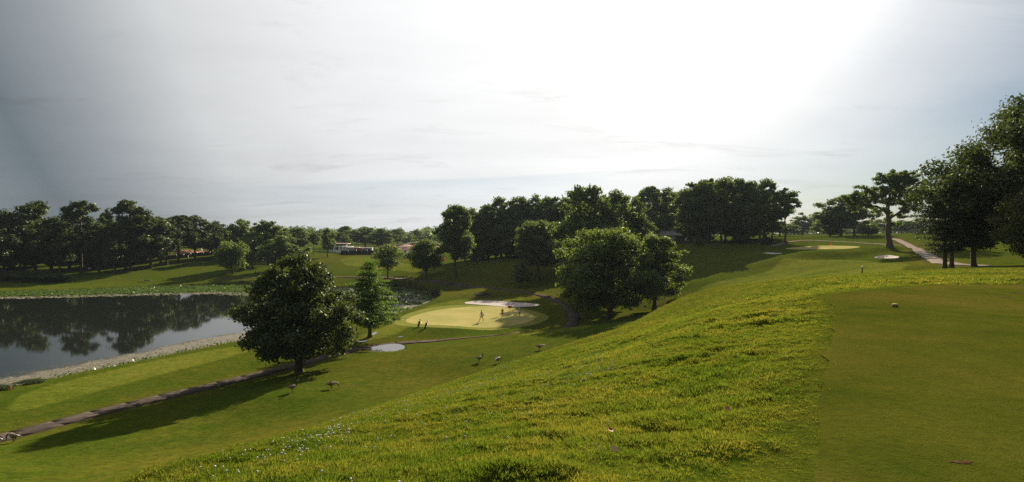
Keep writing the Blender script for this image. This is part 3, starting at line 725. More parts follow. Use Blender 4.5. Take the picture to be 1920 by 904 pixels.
tree_at('oak_tree', OAK, 1009, 153, 408, 112, 'spreading oak with a bare trunk on the grassy hill left of the middle trees', rz=.9)
SMALL = make_tree(33, 7.5, 5, .14, 'egg', 34, 9000, .30, (.12, .22), .6, .14, M_LEAF, 10)
tree_at('young_tree', SMALL, 977, 141, 483, 42, 'small young tree in front of the spreading oak', rz=.2)
TALLT = make_tree(34, 20, 13, .20, 'tall', 90, 22000, .55, (.06, .14), .65, .36, M_LEAF, 24, jag=.45, sparse=.1, flat=.7)
tree_at('shade_tree', TALLT, 854, 151, 377, 92, 'tall tree with a slender trunk at the left end of the hillside wood', rz=1.9)
MIDR = make_tree(35, 11, 9.5, .12, 'round', 44, 18000, .40, (.12, .21), .65, .22, M_LEAF, 12, jag=.3)
tree_at('shade_tree', MIDR, 799, 160, 445, 66, 'low round tree left of the tall tree with the slender trunk', rz=.5)
WISP = make_tree(36, 10, 9, .22, 'open', 24, 8000, .36, (.10, .19), .6, .16, M_LEAF_L, 12, jag=.5, sparse=.12)
tree_at('young_tree', WISP, 727, 164, 456, 76, 'thin ragged light green tree rising behind the feathery tree', rz=2.5)

# lone tree on the hill, with its bent limb
def lone_tree():
    D = 112; px = D / F; x = (1668 - 960) / F * D; z = float(terrain([x], [D])[0])
    o = empty('lone_tree', (x, D, z), 0, 'lone forked tree with a long limb reaching left, on the hill by the path', 'tree')
    def p(u, v, dy=0.0): return Vector(((u - 1668) * px, dy, (462 - v) * px))
    bm = bmesh.new()
    tube(bm, [p(1668, 467), p(1668, 461), p(1667.5, 452), p(1665.5, 440), p(1665, 430), p(1666, 418), p(1665, 406), p(1664, 396)], [.85, .70, .52, .47, .50, .42, .38, .34], 10)
    tube(bm, [p(1665, 432), p(1669.5, 428), p(1671, 430)], [.35, .42, .1], 7)
    o_t = link('trunk', bm_mesh('trunk', bm, M_BARK, True), None, o)
    limbs = [([(1665, 402, 0), (1657, 392, .3), (1646, 386, .6), (1632, 384, 1), (1618, 378, 1.2), (1606, 368, 1)], .30),
             ([(1664, 398, 0), (1660, 385, -.4), (1657, 374, -.6), (1655, 366, -1)], .24),
             ([(1664, 398, 0), (1669, 380, .4), (1672, 362, .6), (1673, 345, .3), (1676, 328, 0)], .32),
             ([(1665, 410, 0), (1676, 402, -.6), (1688, 390, -1.1), (1700, 376, -1.2), (1716, 366, -1)], .26),
             ([(1669, 384, .4), (1680, 368, 1.2), (1692, 356, 1.6), (1704, 350, 1.5)], .2),
             ([(1672, 362, .6), (1664, 350, 1), (1658, 338, 1.4)], .15)]
    cl = [(1600, 366, 13, 8), (1611, 371, 13, 9), (1625, 366, 12, 7), (1638, 371, 12, 8), (1648, 364, 10, 7), (1603, 382, 8, 6), (1620, 384, 8, 5), (1655, 374, 8, 5), (1655, 358, 8, 5),
          (1668, 330, 15, 9), (1680, 326, 15, 8), (1660, 337, 11, 8), (1692, 333, 13, 8), (1676, 345, 12, 8), (1697, 343, 14, 8), (1712, 346, 12, 7), (1670, 360, 8, 6),
          (1689, 360, 15, 9), (1704, 364, 16, 9), (1719, 364, 14, 8), (1731, 366, 8, 5), (1698, 378, 13, 7), (1711, 382, 12, 7), (1684, 378, 9, 6), (1690, 395, 7, 5), (1683, 404, 7, 6), (1676, 414, 6, 6), (1655, 392, 4, 3)]
    for pts, r in limbs:
        b = bmesh.new(); n = len(pts); tube(b, [p(*q) for q in pts], [r * (1 - .72 * i / (n - 1)) for i in range(n)], 7)
        link('limb', bm_mesh('limb', b, M_BARK, True), None, o)
    rg = np.random.default_rng(3); C, Nn, T = [], [], []
    b = bmesh.new()
    cl = [(u + rg.normal() * rx * .58, v + rg.normal() * rz * .70, rg.uniform(3.6, 7.5), rg.uniform(2.4, 5.0)) for (u, v, rx, rz) in cl for _ in range(max(4, int(rx * rz / 8)))]
    for (u, v, rx, rz) in cl:
        c = np.array(p(u, v, rg.uniform(-2.2, 2.2))); m = int(rx * rz * 6)
        d = rg.normal(size=(m, 3)); d /= np.linalg.norm(d, axis=1)[:, None]; rr = rg.uniform(0, 1, m) ** .45; rr *= np.where(rg.random(m) < .25, 1.45, 1.0)
        C.append(c + d * rr[:, None] * np.array([rx, rx, rz]) * px * (1 + .25 * np.sin(7 * d[:, :1] + u) * np.sin(6 * d[:, 2:] + v))); Nn.append(d + rg.normal(size=(m, 3)) * .7 + np.array([0, 0, .3])); T.append(np.clip(rg.normal(.4, .25, m) + rg.uniform(-.2, .2), 0, 1))
    V, Fc = leaf_quads(np.vstack(C), np.vstack(Nn), .34, rg)
    link('crown', npmesh('crown', V, Fc, M_LEAF, False, {'tint': ('FACE', np.concatenate(T))}), None, o)
lone_tree()

# right hand group at the end of the tee
CEDAR = make_conifer(41, 8, 6, .22, 20000, .17, 14, 8, .12, M_LEAF_K, .10, .45, .20, 'round', .4, .085)
SPRUCE = make_conifer(42, 9, 4, .18, 16000, .17, 19, 7, .10, M_LEAF_K, .10, .35, .19, 'cone', .36, .07)
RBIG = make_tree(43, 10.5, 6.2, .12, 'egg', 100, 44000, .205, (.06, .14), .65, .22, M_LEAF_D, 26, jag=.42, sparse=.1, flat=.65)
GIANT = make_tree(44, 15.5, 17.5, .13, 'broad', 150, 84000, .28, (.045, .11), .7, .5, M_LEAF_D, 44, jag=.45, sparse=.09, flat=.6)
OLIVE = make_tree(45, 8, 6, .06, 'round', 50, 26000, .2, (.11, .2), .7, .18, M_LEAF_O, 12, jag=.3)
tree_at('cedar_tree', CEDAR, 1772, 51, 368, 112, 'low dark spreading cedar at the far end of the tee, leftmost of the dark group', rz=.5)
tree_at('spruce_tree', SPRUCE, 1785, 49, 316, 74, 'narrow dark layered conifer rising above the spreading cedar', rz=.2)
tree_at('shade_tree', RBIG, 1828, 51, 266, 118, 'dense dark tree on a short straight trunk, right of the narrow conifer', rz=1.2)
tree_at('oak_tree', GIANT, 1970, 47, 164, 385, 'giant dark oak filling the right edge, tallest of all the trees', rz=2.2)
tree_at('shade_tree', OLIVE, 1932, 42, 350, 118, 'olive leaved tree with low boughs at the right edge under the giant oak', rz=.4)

# ---- the woods: kinds of tree, copied
KIND = {
    'a': make_tree(51, 20, 14, .18, 'broad', 80, 12000, .66, (.05, .14), .62, .34, M_LEAF, 18, jag=.5, sparse=.1, flat=.7),
    'b': make_tree(52, 20, 12, .18, 'tall', 80, 12000, .64, (.06, .15), .62, .32, M_LEAF, 18, jag=.5, sparse=.1, flat=.7),
    'c': make_tree(53, 20, 13, .14, 'egg', 80, 12000, .64, (.06, .15), .62, .33, M_LEAF, 18, jag=.5, sparse=.1, flat=.7),
    'd': make_tree(54, 20, 13, .30, 'open', 46, 8000, .60, (.05, .13), .8, .30, M_LEAF, 20, jag=.45, sparse=.12, flat=.7),
    'e': make_tree(55, 20, 12, .22, 'round', 76, 11000, .66, (.06, .15), .62, .32, M_LEAF, 18, jag=.55, sparse=.1, flat=.7),
    'f': make_tree(56, 9, 8.5, .10, 'round', 36, 8000, .42, (.13, .22), .7, .2, M_LEAF_L, 10, jag=.25),
    'g': make_tree(57, 20, 7.5, .40, 'tall', 44, 6000, .58, (.08, .18), .65, .22, M_LEAF, 12, jag=.6, sparse=.12, flat=.7),
    'h': make_tree(58, 22, 16, .01, 'broad', 90, 14000, .74, (.06, .15), .6, .36, M_LEAF, 10, jag=.45, sparse=.1, flat=.75),
}
ORD = ['first', 'second', 'third', 'fourth', 'fifth', 'sixth', 'seventh', 'eighth', 'ninth', 'tenth', 'eleventh', 'twelfth', 'thirteenth', 'fourteenth', 'fifteenth', 'sixteenth', 'seventeenth', 'eighteenth', 'nineteenth', 'twentieth']
LOOK = {'a': 'wide leafy', 'b': 'tall leafy', 'c': 'egg shaped leafy', 'd': 'open ragged', 'e': 'round topped', 'f': 'low round', 'g': 'slender bare stemmed', 'h': 'broad low branched'}
def row(rows, text, group, mat=None, name='woodland_tree'):
    rows = sorted(rows, key=lambda r: r[0]); count = {}
    for u, D, vt, w, k in rows:
        n = count.get(k, 0); count[k] = n + 1
        tot = sum(1 for r in rows if r[4] == k)
        lab = f'{LOOK[k]} tree {text}' if tot == 1 else f'{ORD[n]} {LOOK[k]} tree from the left {text}'
        tree_at(name, KIND[k], u, D, vt, w, lab, group=group, rz=random.uniform(0, 6.28), mat=mat)
# dark bank of trees across the pond
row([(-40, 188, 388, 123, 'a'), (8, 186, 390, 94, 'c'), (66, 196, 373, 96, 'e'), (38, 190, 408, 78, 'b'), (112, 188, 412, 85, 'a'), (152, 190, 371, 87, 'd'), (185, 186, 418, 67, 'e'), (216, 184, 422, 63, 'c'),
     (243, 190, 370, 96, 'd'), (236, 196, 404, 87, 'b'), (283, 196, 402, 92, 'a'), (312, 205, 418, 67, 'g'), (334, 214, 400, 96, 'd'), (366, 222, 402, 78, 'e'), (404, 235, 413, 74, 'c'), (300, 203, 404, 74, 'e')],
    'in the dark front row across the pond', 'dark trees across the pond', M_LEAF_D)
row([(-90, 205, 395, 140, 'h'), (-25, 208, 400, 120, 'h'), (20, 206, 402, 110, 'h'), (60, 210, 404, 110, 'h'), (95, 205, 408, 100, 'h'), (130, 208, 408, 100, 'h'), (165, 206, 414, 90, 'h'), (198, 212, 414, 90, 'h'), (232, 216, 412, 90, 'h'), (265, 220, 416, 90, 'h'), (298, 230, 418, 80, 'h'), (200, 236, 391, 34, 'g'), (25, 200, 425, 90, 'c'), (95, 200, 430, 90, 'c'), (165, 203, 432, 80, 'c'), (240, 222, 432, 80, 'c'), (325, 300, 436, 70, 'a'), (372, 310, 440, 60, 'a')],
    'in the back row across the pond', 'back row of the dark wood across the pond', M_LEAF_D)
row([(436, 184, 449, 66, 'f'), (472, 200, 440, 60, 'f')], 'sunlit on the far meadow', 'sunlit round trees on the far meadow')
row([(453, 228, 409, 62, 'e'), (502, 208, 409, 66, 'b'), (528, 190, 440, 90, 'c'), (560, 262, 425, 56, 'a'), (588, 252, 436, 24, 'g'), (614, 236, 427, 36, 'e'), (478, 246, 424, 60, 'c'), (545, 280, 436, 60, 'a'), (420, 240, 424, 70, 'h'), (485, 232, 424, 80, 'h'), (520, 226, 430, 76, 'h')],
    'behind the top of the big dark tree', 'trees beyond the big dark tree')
# the hillside wood
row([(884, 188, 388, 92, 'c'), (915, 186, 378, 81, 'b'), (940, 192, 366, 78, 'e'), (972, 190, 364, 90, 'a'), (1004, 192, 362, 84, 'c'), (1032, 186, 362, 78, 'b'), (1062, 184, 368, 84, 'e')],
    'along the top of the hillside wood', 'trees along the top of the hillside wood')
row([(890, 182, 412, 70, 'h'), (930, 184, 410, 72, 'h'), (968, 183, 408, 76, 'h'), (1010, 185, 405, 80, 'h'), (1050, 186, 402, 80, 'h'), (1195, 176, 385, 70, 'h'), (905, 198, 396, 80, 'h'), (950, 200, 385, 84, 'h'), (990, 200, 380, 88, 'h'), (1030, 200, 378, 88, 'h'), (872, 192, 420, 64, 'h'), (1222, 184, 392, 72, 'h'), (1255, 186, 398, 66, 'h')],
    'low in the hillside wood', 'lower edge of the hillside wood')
row([(1106, 138, 339, 138, 'a'), (1150, 146, 352, 92, 'e'), (1192, 150, 366, 76, 'c'), (1068, 184, 366, 80, 'b'), (1160, 178, 362, 90, 'h'), (1092, 186, 360, 90, 'h')], 'in the clump above the middle tree', 'high clump above the wide middle tree')
row([(1216, 196, 345, 81, 'd'), (1248, 192, 349, 70, 'e'), (1272, 200, 354, 60, 'b'), (1232, 205, 362, 78, 'h')], 'in the hazy gap between the two woods', 'hazy trees between the two woods')
# the wood on the upper hill
row([(1308, 158, 334, 92, 'b'), (1330, 166, 331, 75, 'd'), (1352, 156, 330, 88, 'e'), (1378, 160, 326, 82, 'b'), (1404, 155, 334, 85, 'a'), (1432, 157, 332, 78, 'e'), (1290, 164, 352, 65, 'g'), (1448, 160, 362, 50, 'c')],
    'along the wood on the upper hill', 'trees along the wood on the upper hill')
row([(1295, 172, 372, 60, 'h'), (1325, 172, 356, 70, 'h'), (1360, 170, 350, 78, 'h'), (1395, 168, 352, 78, 'h'), (1425, 172, 362, 66, 'h'), (1436, 196, 404, 60, 'c'), (1462, 205, 418, 54, 'e')], 'behind the wood on the upper hill', 'low trees behind the wood on the upper hill')
row([(1472, 150, 351, 60, 'g')], 'standing free at the right end of the upper wood', 'free tree at the end of the upper wood')
row([(1505, 300, 404, 56, 'a'), (1532, 320, 399, 54, 'e'), (1490, 330, 418, 50, 'c'), (1645, 300, 410, 60, 'a'), (1690, 310, 412, 60, 'c'), (1730, 300, 408, 60, 'e'), (1780, 290, 412, 70, 'a'), (1905, 250, 425, 90, 'h'), (1850, 270, 420, 80, 'c'), (1620, 330, 425, 60, 'h'), (1560, 330, 420, 60, 'h')], 'in the hazy row beyond the upper green', 'hazy trees beyond the upper green')
row([(1576, 186, 366, 84, 'e'), (1602, 192, 372, 76, 'c'), (1556, 190, 392, 60, 'h'), (1628, 172, 418, 48, 'f')], 'just beyond the upper green', 'trees just beyond the upper green', M_LEAF)
row([(648, 340, 422, 60, 'a'), (684, 335, 424, 66, 'e'), (715, 330, 427, 60, 'c'), (640, 300, 434, 40, 'h'), (745, 420, 428, 56, 'a'), (780, 430, 430, 50, 'c')], 'behind the building site', 'trees behind the building site')

# far wooded hills: too many to count
def far_wood():
    rg = np.random.default_rng(77); C, Nn, T, Z = [], [], [], []
    for i in range(420):
        D = rg.uniform(400, 760); u = rg.uniform(-250, 2200); x = (u - 960) / F * D; z = float(tps([x], [D])[0])
        vt = (428 + 3.5 * math.sin(u * .021) + 2.5 * math.sin(u * .007 + 1)) - (8 if 1480 < u < 1800 else 0) + rg.normal() * 2.6 + (D < 520) * 3
        hgt = max(6, EYE + (440 - vt) / F * D - z); w = rg.uniform(9, 16); m = 320
        d = rg.normal(size=(m, 3)); d /= np.linalg.norm(d, axis=1)[:, None]; rr = rg.uniform(0, 1, m) ** .4
        q = d * rr[:, None] * np.array([w / 2, w / 2, hgt * .5]) * (1 + .22 * np.sin(5 * d[:, :1] + i) * np.sin(5 * d[:, 2:] + i * 2)) + np.array([x, D, z + hgt * .48]); q[:, 2] = np.maximum(q[:, 2], z)
        C.append(q); Nn.append(d + rg.normal(size=(m, 3)) * .6); T.append(np.clip(rg.normal(.4, .2, m) + rg.uniform(-.3, .3), 0, 1))
    V, Fc = leaf_quads(np.vstack(C), np.vstack(Nn), 1.7, rg, .8)
    tag(link('far_wood', npmesh('far_wood', V, Fc, M_LEAF, False, {'tint': ('FACE', np.concatenate(T))})), 'hazy blue green wood on the far hills', 'woodland', kind='stuff')
far_wood()

# bushes
BUSH = make_tree(61, 3, 5, .0, 'round', 30, 6000, .26, (.14, .24), .7, .05, M_LEAF_D, 4, flat=.8)
REED = make_tree(62, 1.6, 2.4, .0, 'round', 22, 3500, .2, (.16, .26), .7, .03, M_LEAF_O, 3, flat=.9, asp=.25)
def bush(u, D, vt, w, label, pr=BUSH, mat=None, name='bush', group=None): tree_at(name, pr, u, D, vt, w, label, cat='bush', rz=random.uniform(0, 6), mat=mat, group=group)
bush(30, 170, 508, 70, 'leftmost dark bush on the far bank of the pond', group='bushes on the far bank')
bush(62, 168, 507, 66, 'dark bush in the middle of the three on the far bank', group='bushes on the far bank')
bush(95, 166, 512, 58, 'rightmost of the three dark bushes on the far bank', group='bushes on the far bank')
bush(818, 131, 540, 24, 'brown green bush at the tip of the narrow arm of the pond', REED)
bush(55, 54.5, 713, 50, 'low reedy tuft on the near pond bank', REED, M_LEAF_D)
bush(-5, 52, 722, 46, 'reedy clump at the near left pond corner', REED, M_LEAF_D)
bush(1436, 150, 444, 26, 'small rounded shrub at the right foot of the upper wood', BUSH, M_LEAF)
bush(1308, 152, 446, 22, 'yellow green shrub on the bank below the house', BUSH, M_LEAF_L)
bush(1390, 156, 440, 40, 'dark shrub among the trunks of the upper wood', BUSH, M_LEAF_D)
bush(735, 156, 532, 22, 'low dark tuft on the far bank of the narrow pond arm', REED, M_LEAF_D)

# ------------------------------------------------------------------ people
def skin_mesh(name, verts, edges, radii, mat, sub=1, root=0):
    me = bpy.data.meshes.new(name); me.from_pydata([tuple(v) for v in verts], edges, []); me.update()
    o = bpy.data.objects.new(name, me); COL.objects.link(o)
    sk = o.modifiers.new('skin', 'SKIN'); sk.use_smooth_shade = True
    for i, r in enumerate(radii):
        me.skin_vertices[0].data[i].radius = r if isinstance(r, tuple) else (r, r); me.skin_vertices[0].data[i].use_root = (i == root)
    sb = o.modifiers.new('sub', 'SUBSURF'); sb.levels = sub; sb.render_levels = sub
    dg = bpy.context.evaluated_depsgraph_get(); dg.update()
    m = bpy.data.meshes.new_from_object(o.evaluated_get(dg)); m.name = name
    bpy.data.objects.remove(o); bpy.data.meshes.remove(me)
    m.materials.clear()
    for x in (mat if isinstance(mat, (list, tuple)) else [mat]): m.materials.append(x)
    return m
SKIN = simple('skin', (.30, .16, .10), .6, .3, var=.08)
WHITE = simple('white_paint', (.70, .69, .66), .5, .4, var=.05)
BLACK = simple('black_cloth', (.012, .012, .014), .7, .3)
def cloth(n, c): return simple(n, c, .85, .1, var=.12, scale=12)
EYE_M = simple('eye_dark', (.01, .01, .01), .2, .5)

def person(loc, rz, label, H, stride, arms, cols, hat=None, hair=None, long_hair=False):
    """stride: (front, back) foot offsets in m; arms: two (elbow, wrist) offsets from the shoulder"""
    o = empty('person', loc, rz, label, 'person', 'golfers on the putting green'); k = H / 1.72; o.scale = (k, k, k)
    V = [(0, 0, .95), (0, 0, 1.10), (0, .005, 1.28), (0, 0, 1.42), (0, .005, 1.50), (0, .015, 1.60), (0, .01, 1.69), (0, .105, 1.60)]
    E = [(0, 1), (1, 2), (2, 3), (3, 4), (4, 5), (5, 6), (5, 7)]; R = [(.145, .10), (.125, .09), (.15, .10), (.10, .075), .05, (.075, .09), (.055, .065), .018]
    parts = {}
    for s, f, arm in ((-1, stride[0], arms[0]), (1, stride[1], arms[1])):
        b = len(V); lift = .0
        V += [(s * .09, 0, .88), (s * .095, f * .55 + .03, .49), (s * .10, f, .085), (s * .105, f + .12, .03)]
        E += [(0, b), (b, b + 1), (b + 1, b + 2), (b + 2, b + 3)]; R += [.085, .058, .038, .03]; parts[s] = b
        a = len(V); sh = np.array((s * .185, 0, 1.40)); el = sh + np.array(arm[0]); wr = sh + np.array(arm[1]); dr = wr - el; dr /= np.linalg.norm(dr); pal = wr + dr * .06
        V += [tuple(sh), tuple(el), tuple(wr), tuple(pal)]; E += [(3, a), (a, a + 1), (a + 1, a + 2), (a + 2, a + 3)]; R += [.055, .042, .029, (.034, .016)]
        side = np.array((0, 1, 0)) - dr * dr[1]; side /= np.linalg.norm(side) + 1e-9
        for q, (off, ln) in enumerate(((-.024, .06), (-.008, .075), (.008, .08), (.024, .07))):     # four fingers of unequal length, a little curled
            n = len(V); p1 = pal + side * off + dr * (.035 + ln * .4); p2 = p1 + dr * ln * .5 + np.array((-s * .018, 0, 0)); V += [tuple(p1), tuple(p2)]; E += [(a + 3, n), (n, n + 1)]; R += [.009, .0075]
        n = len(V); t1 = wr + side * .035 + dr * .035; t2 = t1 + dr * .035 + side * .008; V += [tuple(t1), tuple(t2)]; E += [(a + 2, n), (n, n + 1)]; R += [.011, .008]
        parts[('arm', s)] = (sh, el, wr)
    link('body', skin_mesh('body', V, E, R, SKIN), None, o)
    # shirt, shorts, shoes follow the body
    sv = [(0, 0, .93), (0, 0, 1.10), (0, .005, 1.28), (0, 0, 1.41)]; se = [(0, 1), (1, 2), (2, 3)]; sr = [(.165, .125), (.15, .115), (.175, .125), (.10, .08)]
    for s in (-1, 1):
        sh, el, wr = parts[('arm', s)]; n = len(sv); sv += [tuple(sh), tuple(sh + (el - sh) * .62)]; se += [(3, n), (n, n + 1)]; sr += [.075, .066]
    link('shirt', skin_mesh('shirt', sv, se, sr, cols[0]), None, o)
    pv = [(0, 0, .98), (0, 0, .90)]; pe = [(0, 1)]; pr_ = [(.16, .12), (.165, .125)]
    for s in (-1, 1):
        b = parts[s]; a_, k_ = np.array(V[b]), np.array(V[b + 1]); n = len(pv); pv += [tuple(a_), tuple(a_ + (k_ - a_) * .72)]; pe += [(1, n), (n, n + 1)]; pr_ += [.10, .085]
    link('shorts', skin_mesh('shorts', pv, pe, pr_, cols[1]), None, o)
    for s in (-1, 1):
        b = parts[s]; x, y, z = V[b + 2]
        link('shoe', skin_mesh('shoe', [(x, y - .05, .045), (x, y + .05, .05), (x, y + .17, .035)], [(0, 1), (1, 2)], [(.05, .045), (.052, .05), (.042, .032)], WHITE), None, o)
        link('eye', skin_mesh('eye', [(s * .03, .095, 1.615), (s * .03, .099, 1.615)], [(0, 1)], [.011, .011], EYE_M), None, o)
        link('ear', skin_mesh('ear', [(s * .078, .0, 1.60), (s * .084, -.01, 1.625)], [(0, 1)], [.014, .014], SKIN), None, o)
    if hair is not None:
        hv = [(0, .02, 1.70), (0, -.05, 1.67), (0, -.085, 1.58)] + ([(0, -.10, 1.45), (0, -.11, 1.34)] if long_hair else [])
        link('hair', skin_mesh('hair', hv, [(i, i + 1) for i in range(len(hv) - 1)], [(.08, .06), (.085, .06), (.075, .045)] + ([(.07, .04), (.04, .025)] if long_hair else []), hair), None, o)
    if hat is not None:
        link('cap', skin_mesh('cap', [(0, -.04, 1.67), (0, .03, 1.70), (0, .12, 1.665), (0, .19, 1.655)], [(0, 1), (1, 2), (2, 3)], [(.09, .07), (.09, .065), (.075, .016), (.06, .01)], hat), None, o)
    return o
def on(u, v, dz=0.0):
    x, y = hit(u, v); return (x, y, float(terrain([x], [y])[0]) + dz)
PINK, GREY_C, YEL, RED, SKY_B, NAVY = cloth('pink_cloth', (.42, .26, .28)), cloth('grey_cloth', (.12, .14, .15)), cloth('yellow_cloth', (.30, .24, .05)), cloth('red_cloth', (.50, .05, .03)), cloth('light_blue_cloth', (.24, .36, .62)), cloth('navy_cloth', (.015, .018, .035))
HAIR_D, HAIR_B = simple('dark_hair', (.02, .012, .008), .5), simple('blond_hair', (.18, .10, .03), .5)
person(on(903, 603.5, .035), math.radians(70), 'dark haired person in a pink top and grey shorts walking across the green', 1.86, (.30, -.30), (((-.07, .06, -.27), (-.06, .22, -.47)), ((.08, -.10, -.27), (.08, -.05, -.54))), (PINK, GREY_C), hair=HAIR_D)
person(on(942, 596, .035), math.radians(200), 'person with long fair hair in a yellow top and red shorts', 1.60, (.04, -.05), (((-.08, .02, -.27), (-.02, .18, -.42)), ((.08, .02, -.27), (.02, .18, -.42))), (YEL, RED), hair=HAIR_B, long_hair=True)
person(on(974.5, 596.3, .035), math.radians(110), 'person in a white cap, light blue shirt and dark shorts', 1.74, (.05, -.06), (((-.09, .0, -.27), (-.10, .08, -.53)), ((.09, .02, -.27), (.10, .10, -.52))), (SKY_B, NAVY), hat=WHITE, hair=HAIR_D)
# light blue towel carried by the walking person
p = Vector(on(903, 603.5, .035)); b = bmesh.new()
tube(b, [(0, 0, .42), (.0, .015, .26), (.01, .0, .10), (0, -.01, 0)], [(.04, .03), (.11, .05), (.13, .055), (.12, .05)], 8)
t = link('towel', bm_mesh('towel', b, cloth('pale_blue_towel', (.30, .50, .58)), True)); t.location = p + Vector((.27, -.10, .88)); tag(t, 'light blue towel hanging at the hip of the walking person', 'towel')

# ------------------------------------------------------------------ golf bags
STEEL = simple('steel', (.45, .45, .45), .25, .5, 1.0, var=.05)
def golf_bag(loc, rz, label, col, tilt=.30, hood=None):
    o = empty('golf_bag', loc, rz, label, 'golf bag', 'golf bags standing by the green')
    d = Vector((math.sin(tilt), 0, math.cos(tilt)))
    b = bmesh.new(); tube(b, [d * .0, d * .05, d * .45, d * .80, d * .86], [(.11, .10), (.13, .115), (.135, .12), (.15, .13), (.15, .13)], 12); link('bag', bm_mesh('bag', b, col, True), None, o)
    b = bmesh.new(); q = d * .38 + Vector((0, -.13, 0)); tube(b, [q - d * .2, q - d * .15, q + d * .15, q + d * .2], [(.05, .03), (.09, .06), (.09, .06), (.05, .03)], 8); link('pocket', bm_mesh('pocket', b, col, True), None, o)
    b = bmesh.new(); s0 = d * .22 + Vector((-.11, .02, 0)); tube(b, [s0, s0 + Vector((-.11, 0, .16)), s0 + Vector((-.09, 0, .38)), d * .72 + Vector((-.12, .02, 0))], [.018] * 4, 6); link('strap', bm_mesh('strap', b, BLACK, True), None, o)
    for s in (-1, 1):
        b = bmesh.new(); tube(b, [d * .78 + Vector((.08, s * .06, 0)), Vector((.62, s * .26, .0))], [.011, .011], 6); link('leg', bm_mesh('leg', b, STEEL, True), None, o)
    for i, (ax, ay, L) in enumerate(((-.05, .03, .30), (.04, .05, .26), (.02, -.06, .34), (-.06, -.04, .24), (.07, 0, .20))):
        c = d * .84 + Vector((ax, ay, 0)); e = c + d * L
        b = bmesh.new(); tube(b, [c, e], [.007, .007], 5); tube(b, [e - d * .04, e + d * .01, e + d * .02 + Vector((0, .06, .01))], [(.03, .02), (.045, .03), (.02, .015)], 6); link('club', bm_mesh('club', b, hood if (hood and i < 3) else BLACK, True), None, o)
    return o
golf_bag(on(784, 613.2), math.radians(35), 'black golf bag on its stand at the left edge of the green, left of two', BLACK, .28)
golf_bag(on(796.5, 616), math.radians(30), 'black golf bag with white topped clubs by the green, right of two', BLACK, .34, WHITE)
RB = simple('red_bag_cloth', (.42, .015, .02), .6, .3)
# red bag lying at the lip of the bunker
lx, ly, lz = on(956, 576.6)
o = empty('red_bag', (lx, ly, lz), math.radians(10), 'small red bag with a raised handle lying at the edge of the white bunker', 'bag')
b = bmesh.new(); tube(b, [(-.36, 0, .14), (-.28, 0, .2), (.05, 0, .22), (.30, 0, .18), (.36, 0, .16)], [(.10, .10), (.19, .19), (.21, .2), (.17, .17), (.08, .08)], 10); link('body', bm_mesh('body', b, RB, True), None, o)
b = bmesh.new(); tube(b, [(.22, 0, .26), (.42, 0, .55), (.60, 0, .80), (.72, 0, .82)], [.06, .05, .05, .08], 6); link('handle', bm_mesh('handle', b, RB, True), None, o)

# ------------------------------------------------------------------ Canada geese
def m_goose():
    t = MT('goose_feathers'); n = t.noise(14, 4, .6); f = t.noise(40, 2, .6)
    t.bsdf(t.mix(t.rng(n, .35, .65), (.11, .080, .056), (.24, .185, .135)), .85, .15, normal=t.bump(f, .4, .01)); return t.m
G_BROWN, G_BLACK, G_WHITE, G_PALE = m_goose(), simple('goose_black', (.012, .011, .011), .6, .3), simple('goose_white', (.62, .60, .55), .8, .1), simple('goose_breast', (.36, .29, .21), .85, .1)
def goose_mesh(pose):
    # spine along +y (head end); z up; one continuous skin
    body = [((0, -.46, .34), (.035, .02)), ((0, -.36, .35), (.085, .05)), ((0, -.22, .36), (.135, .105)), ((0, -.02, .37), (.165, .145)), ((0, .16, .40), (.135, .13)), ((0, .26, .45), (.085, .085))]
    neck = {'up': [((0, .31, .54), .055), ((0, .325, .66), .043), ((0, .32, .77), .040), ((0, .335, .85), (.045, .05)), ((0, .40, .85), (.033, .033)), ((0, .47, .835), (.020, .015))],
            'graze': [((0, .36, .44), .058), ((0, .46, .36), .045), ((0, .51, .24), .040), ((0, .53, .13), (.045, .05)), ((0, .555, .07), (.033, .033)), ((0, .57, .015), (.020, .015))],
            'low': [((0, .36, .47), .058), ((0, .47, .46), .045), ((0, .57, .40), .040), ((0, .64, .33), (.045, .05)), ((0, .69, .28), (.033, .033)), ((0, .74, .23), (.020, .015))]}[pose]
    V = [q[0] for q in body + neck]; R = [q[1] for q in body + neck]; E = [(i, i + 1) for i in range(len(V) - 1)]
    for s in (-1, 1):
        n = len(V); V += [(s * .075, -.02, .24), (s * .075, -.045 + s * .03, .13), (s * .075, .0 + s * .04, .015), (s * .075, .09 + s * .04, .008)]; E += [(3, n), (n, n + 1), (n + 1, n + 2), (n + 2, n + 3)]; R += [.05, .016, .014, (.03, .008)]
    me = skin_mesh('body', V, E, R, [G_BROWN, G_BLACK, G_WHITE, G_PALE], 1, 3)
    nb = np.array([q[0] for q in neck])
    for p in me.polygons:
        c = np.array(p.center); m = 0
        if c[2] < .24 and abs(c[1]) < .2: m = 1
        elif c[1] < -.38: m = 1
        elif c[1] < -.24: m = 2
        elif c[1] > .12 and c[1] <= .29: m = 3
        if c[1] > .10:
            dn = np.linalg.norm(nb - c, axis=1); k = int(np.argmin(dn))
            if dn[k] < .11 and (c[1] > .30 or c[2] > .52): m = 1
            if k == 3 and abs(c[0]) > .022: m = 2
        p.material_index = m
    return me
def wing_mesh(s):
    return skin_mesh('wing', [(s * .135, .14, .43), (s * .155, -.04, .43), (s * .12, -.24, .40), (s * .05, -.42, .375)], [(0, 1), (1, 2), (2, 3)], [(.03, .075), (.04, .11), (.032, .07), (.015, .03)], G_BROWN)
GM = {k: goose_mesh(k) for k in ('up', 'graze', 'low')}; WM = {s: wing_mesh(s) for s in (-1, 1)}
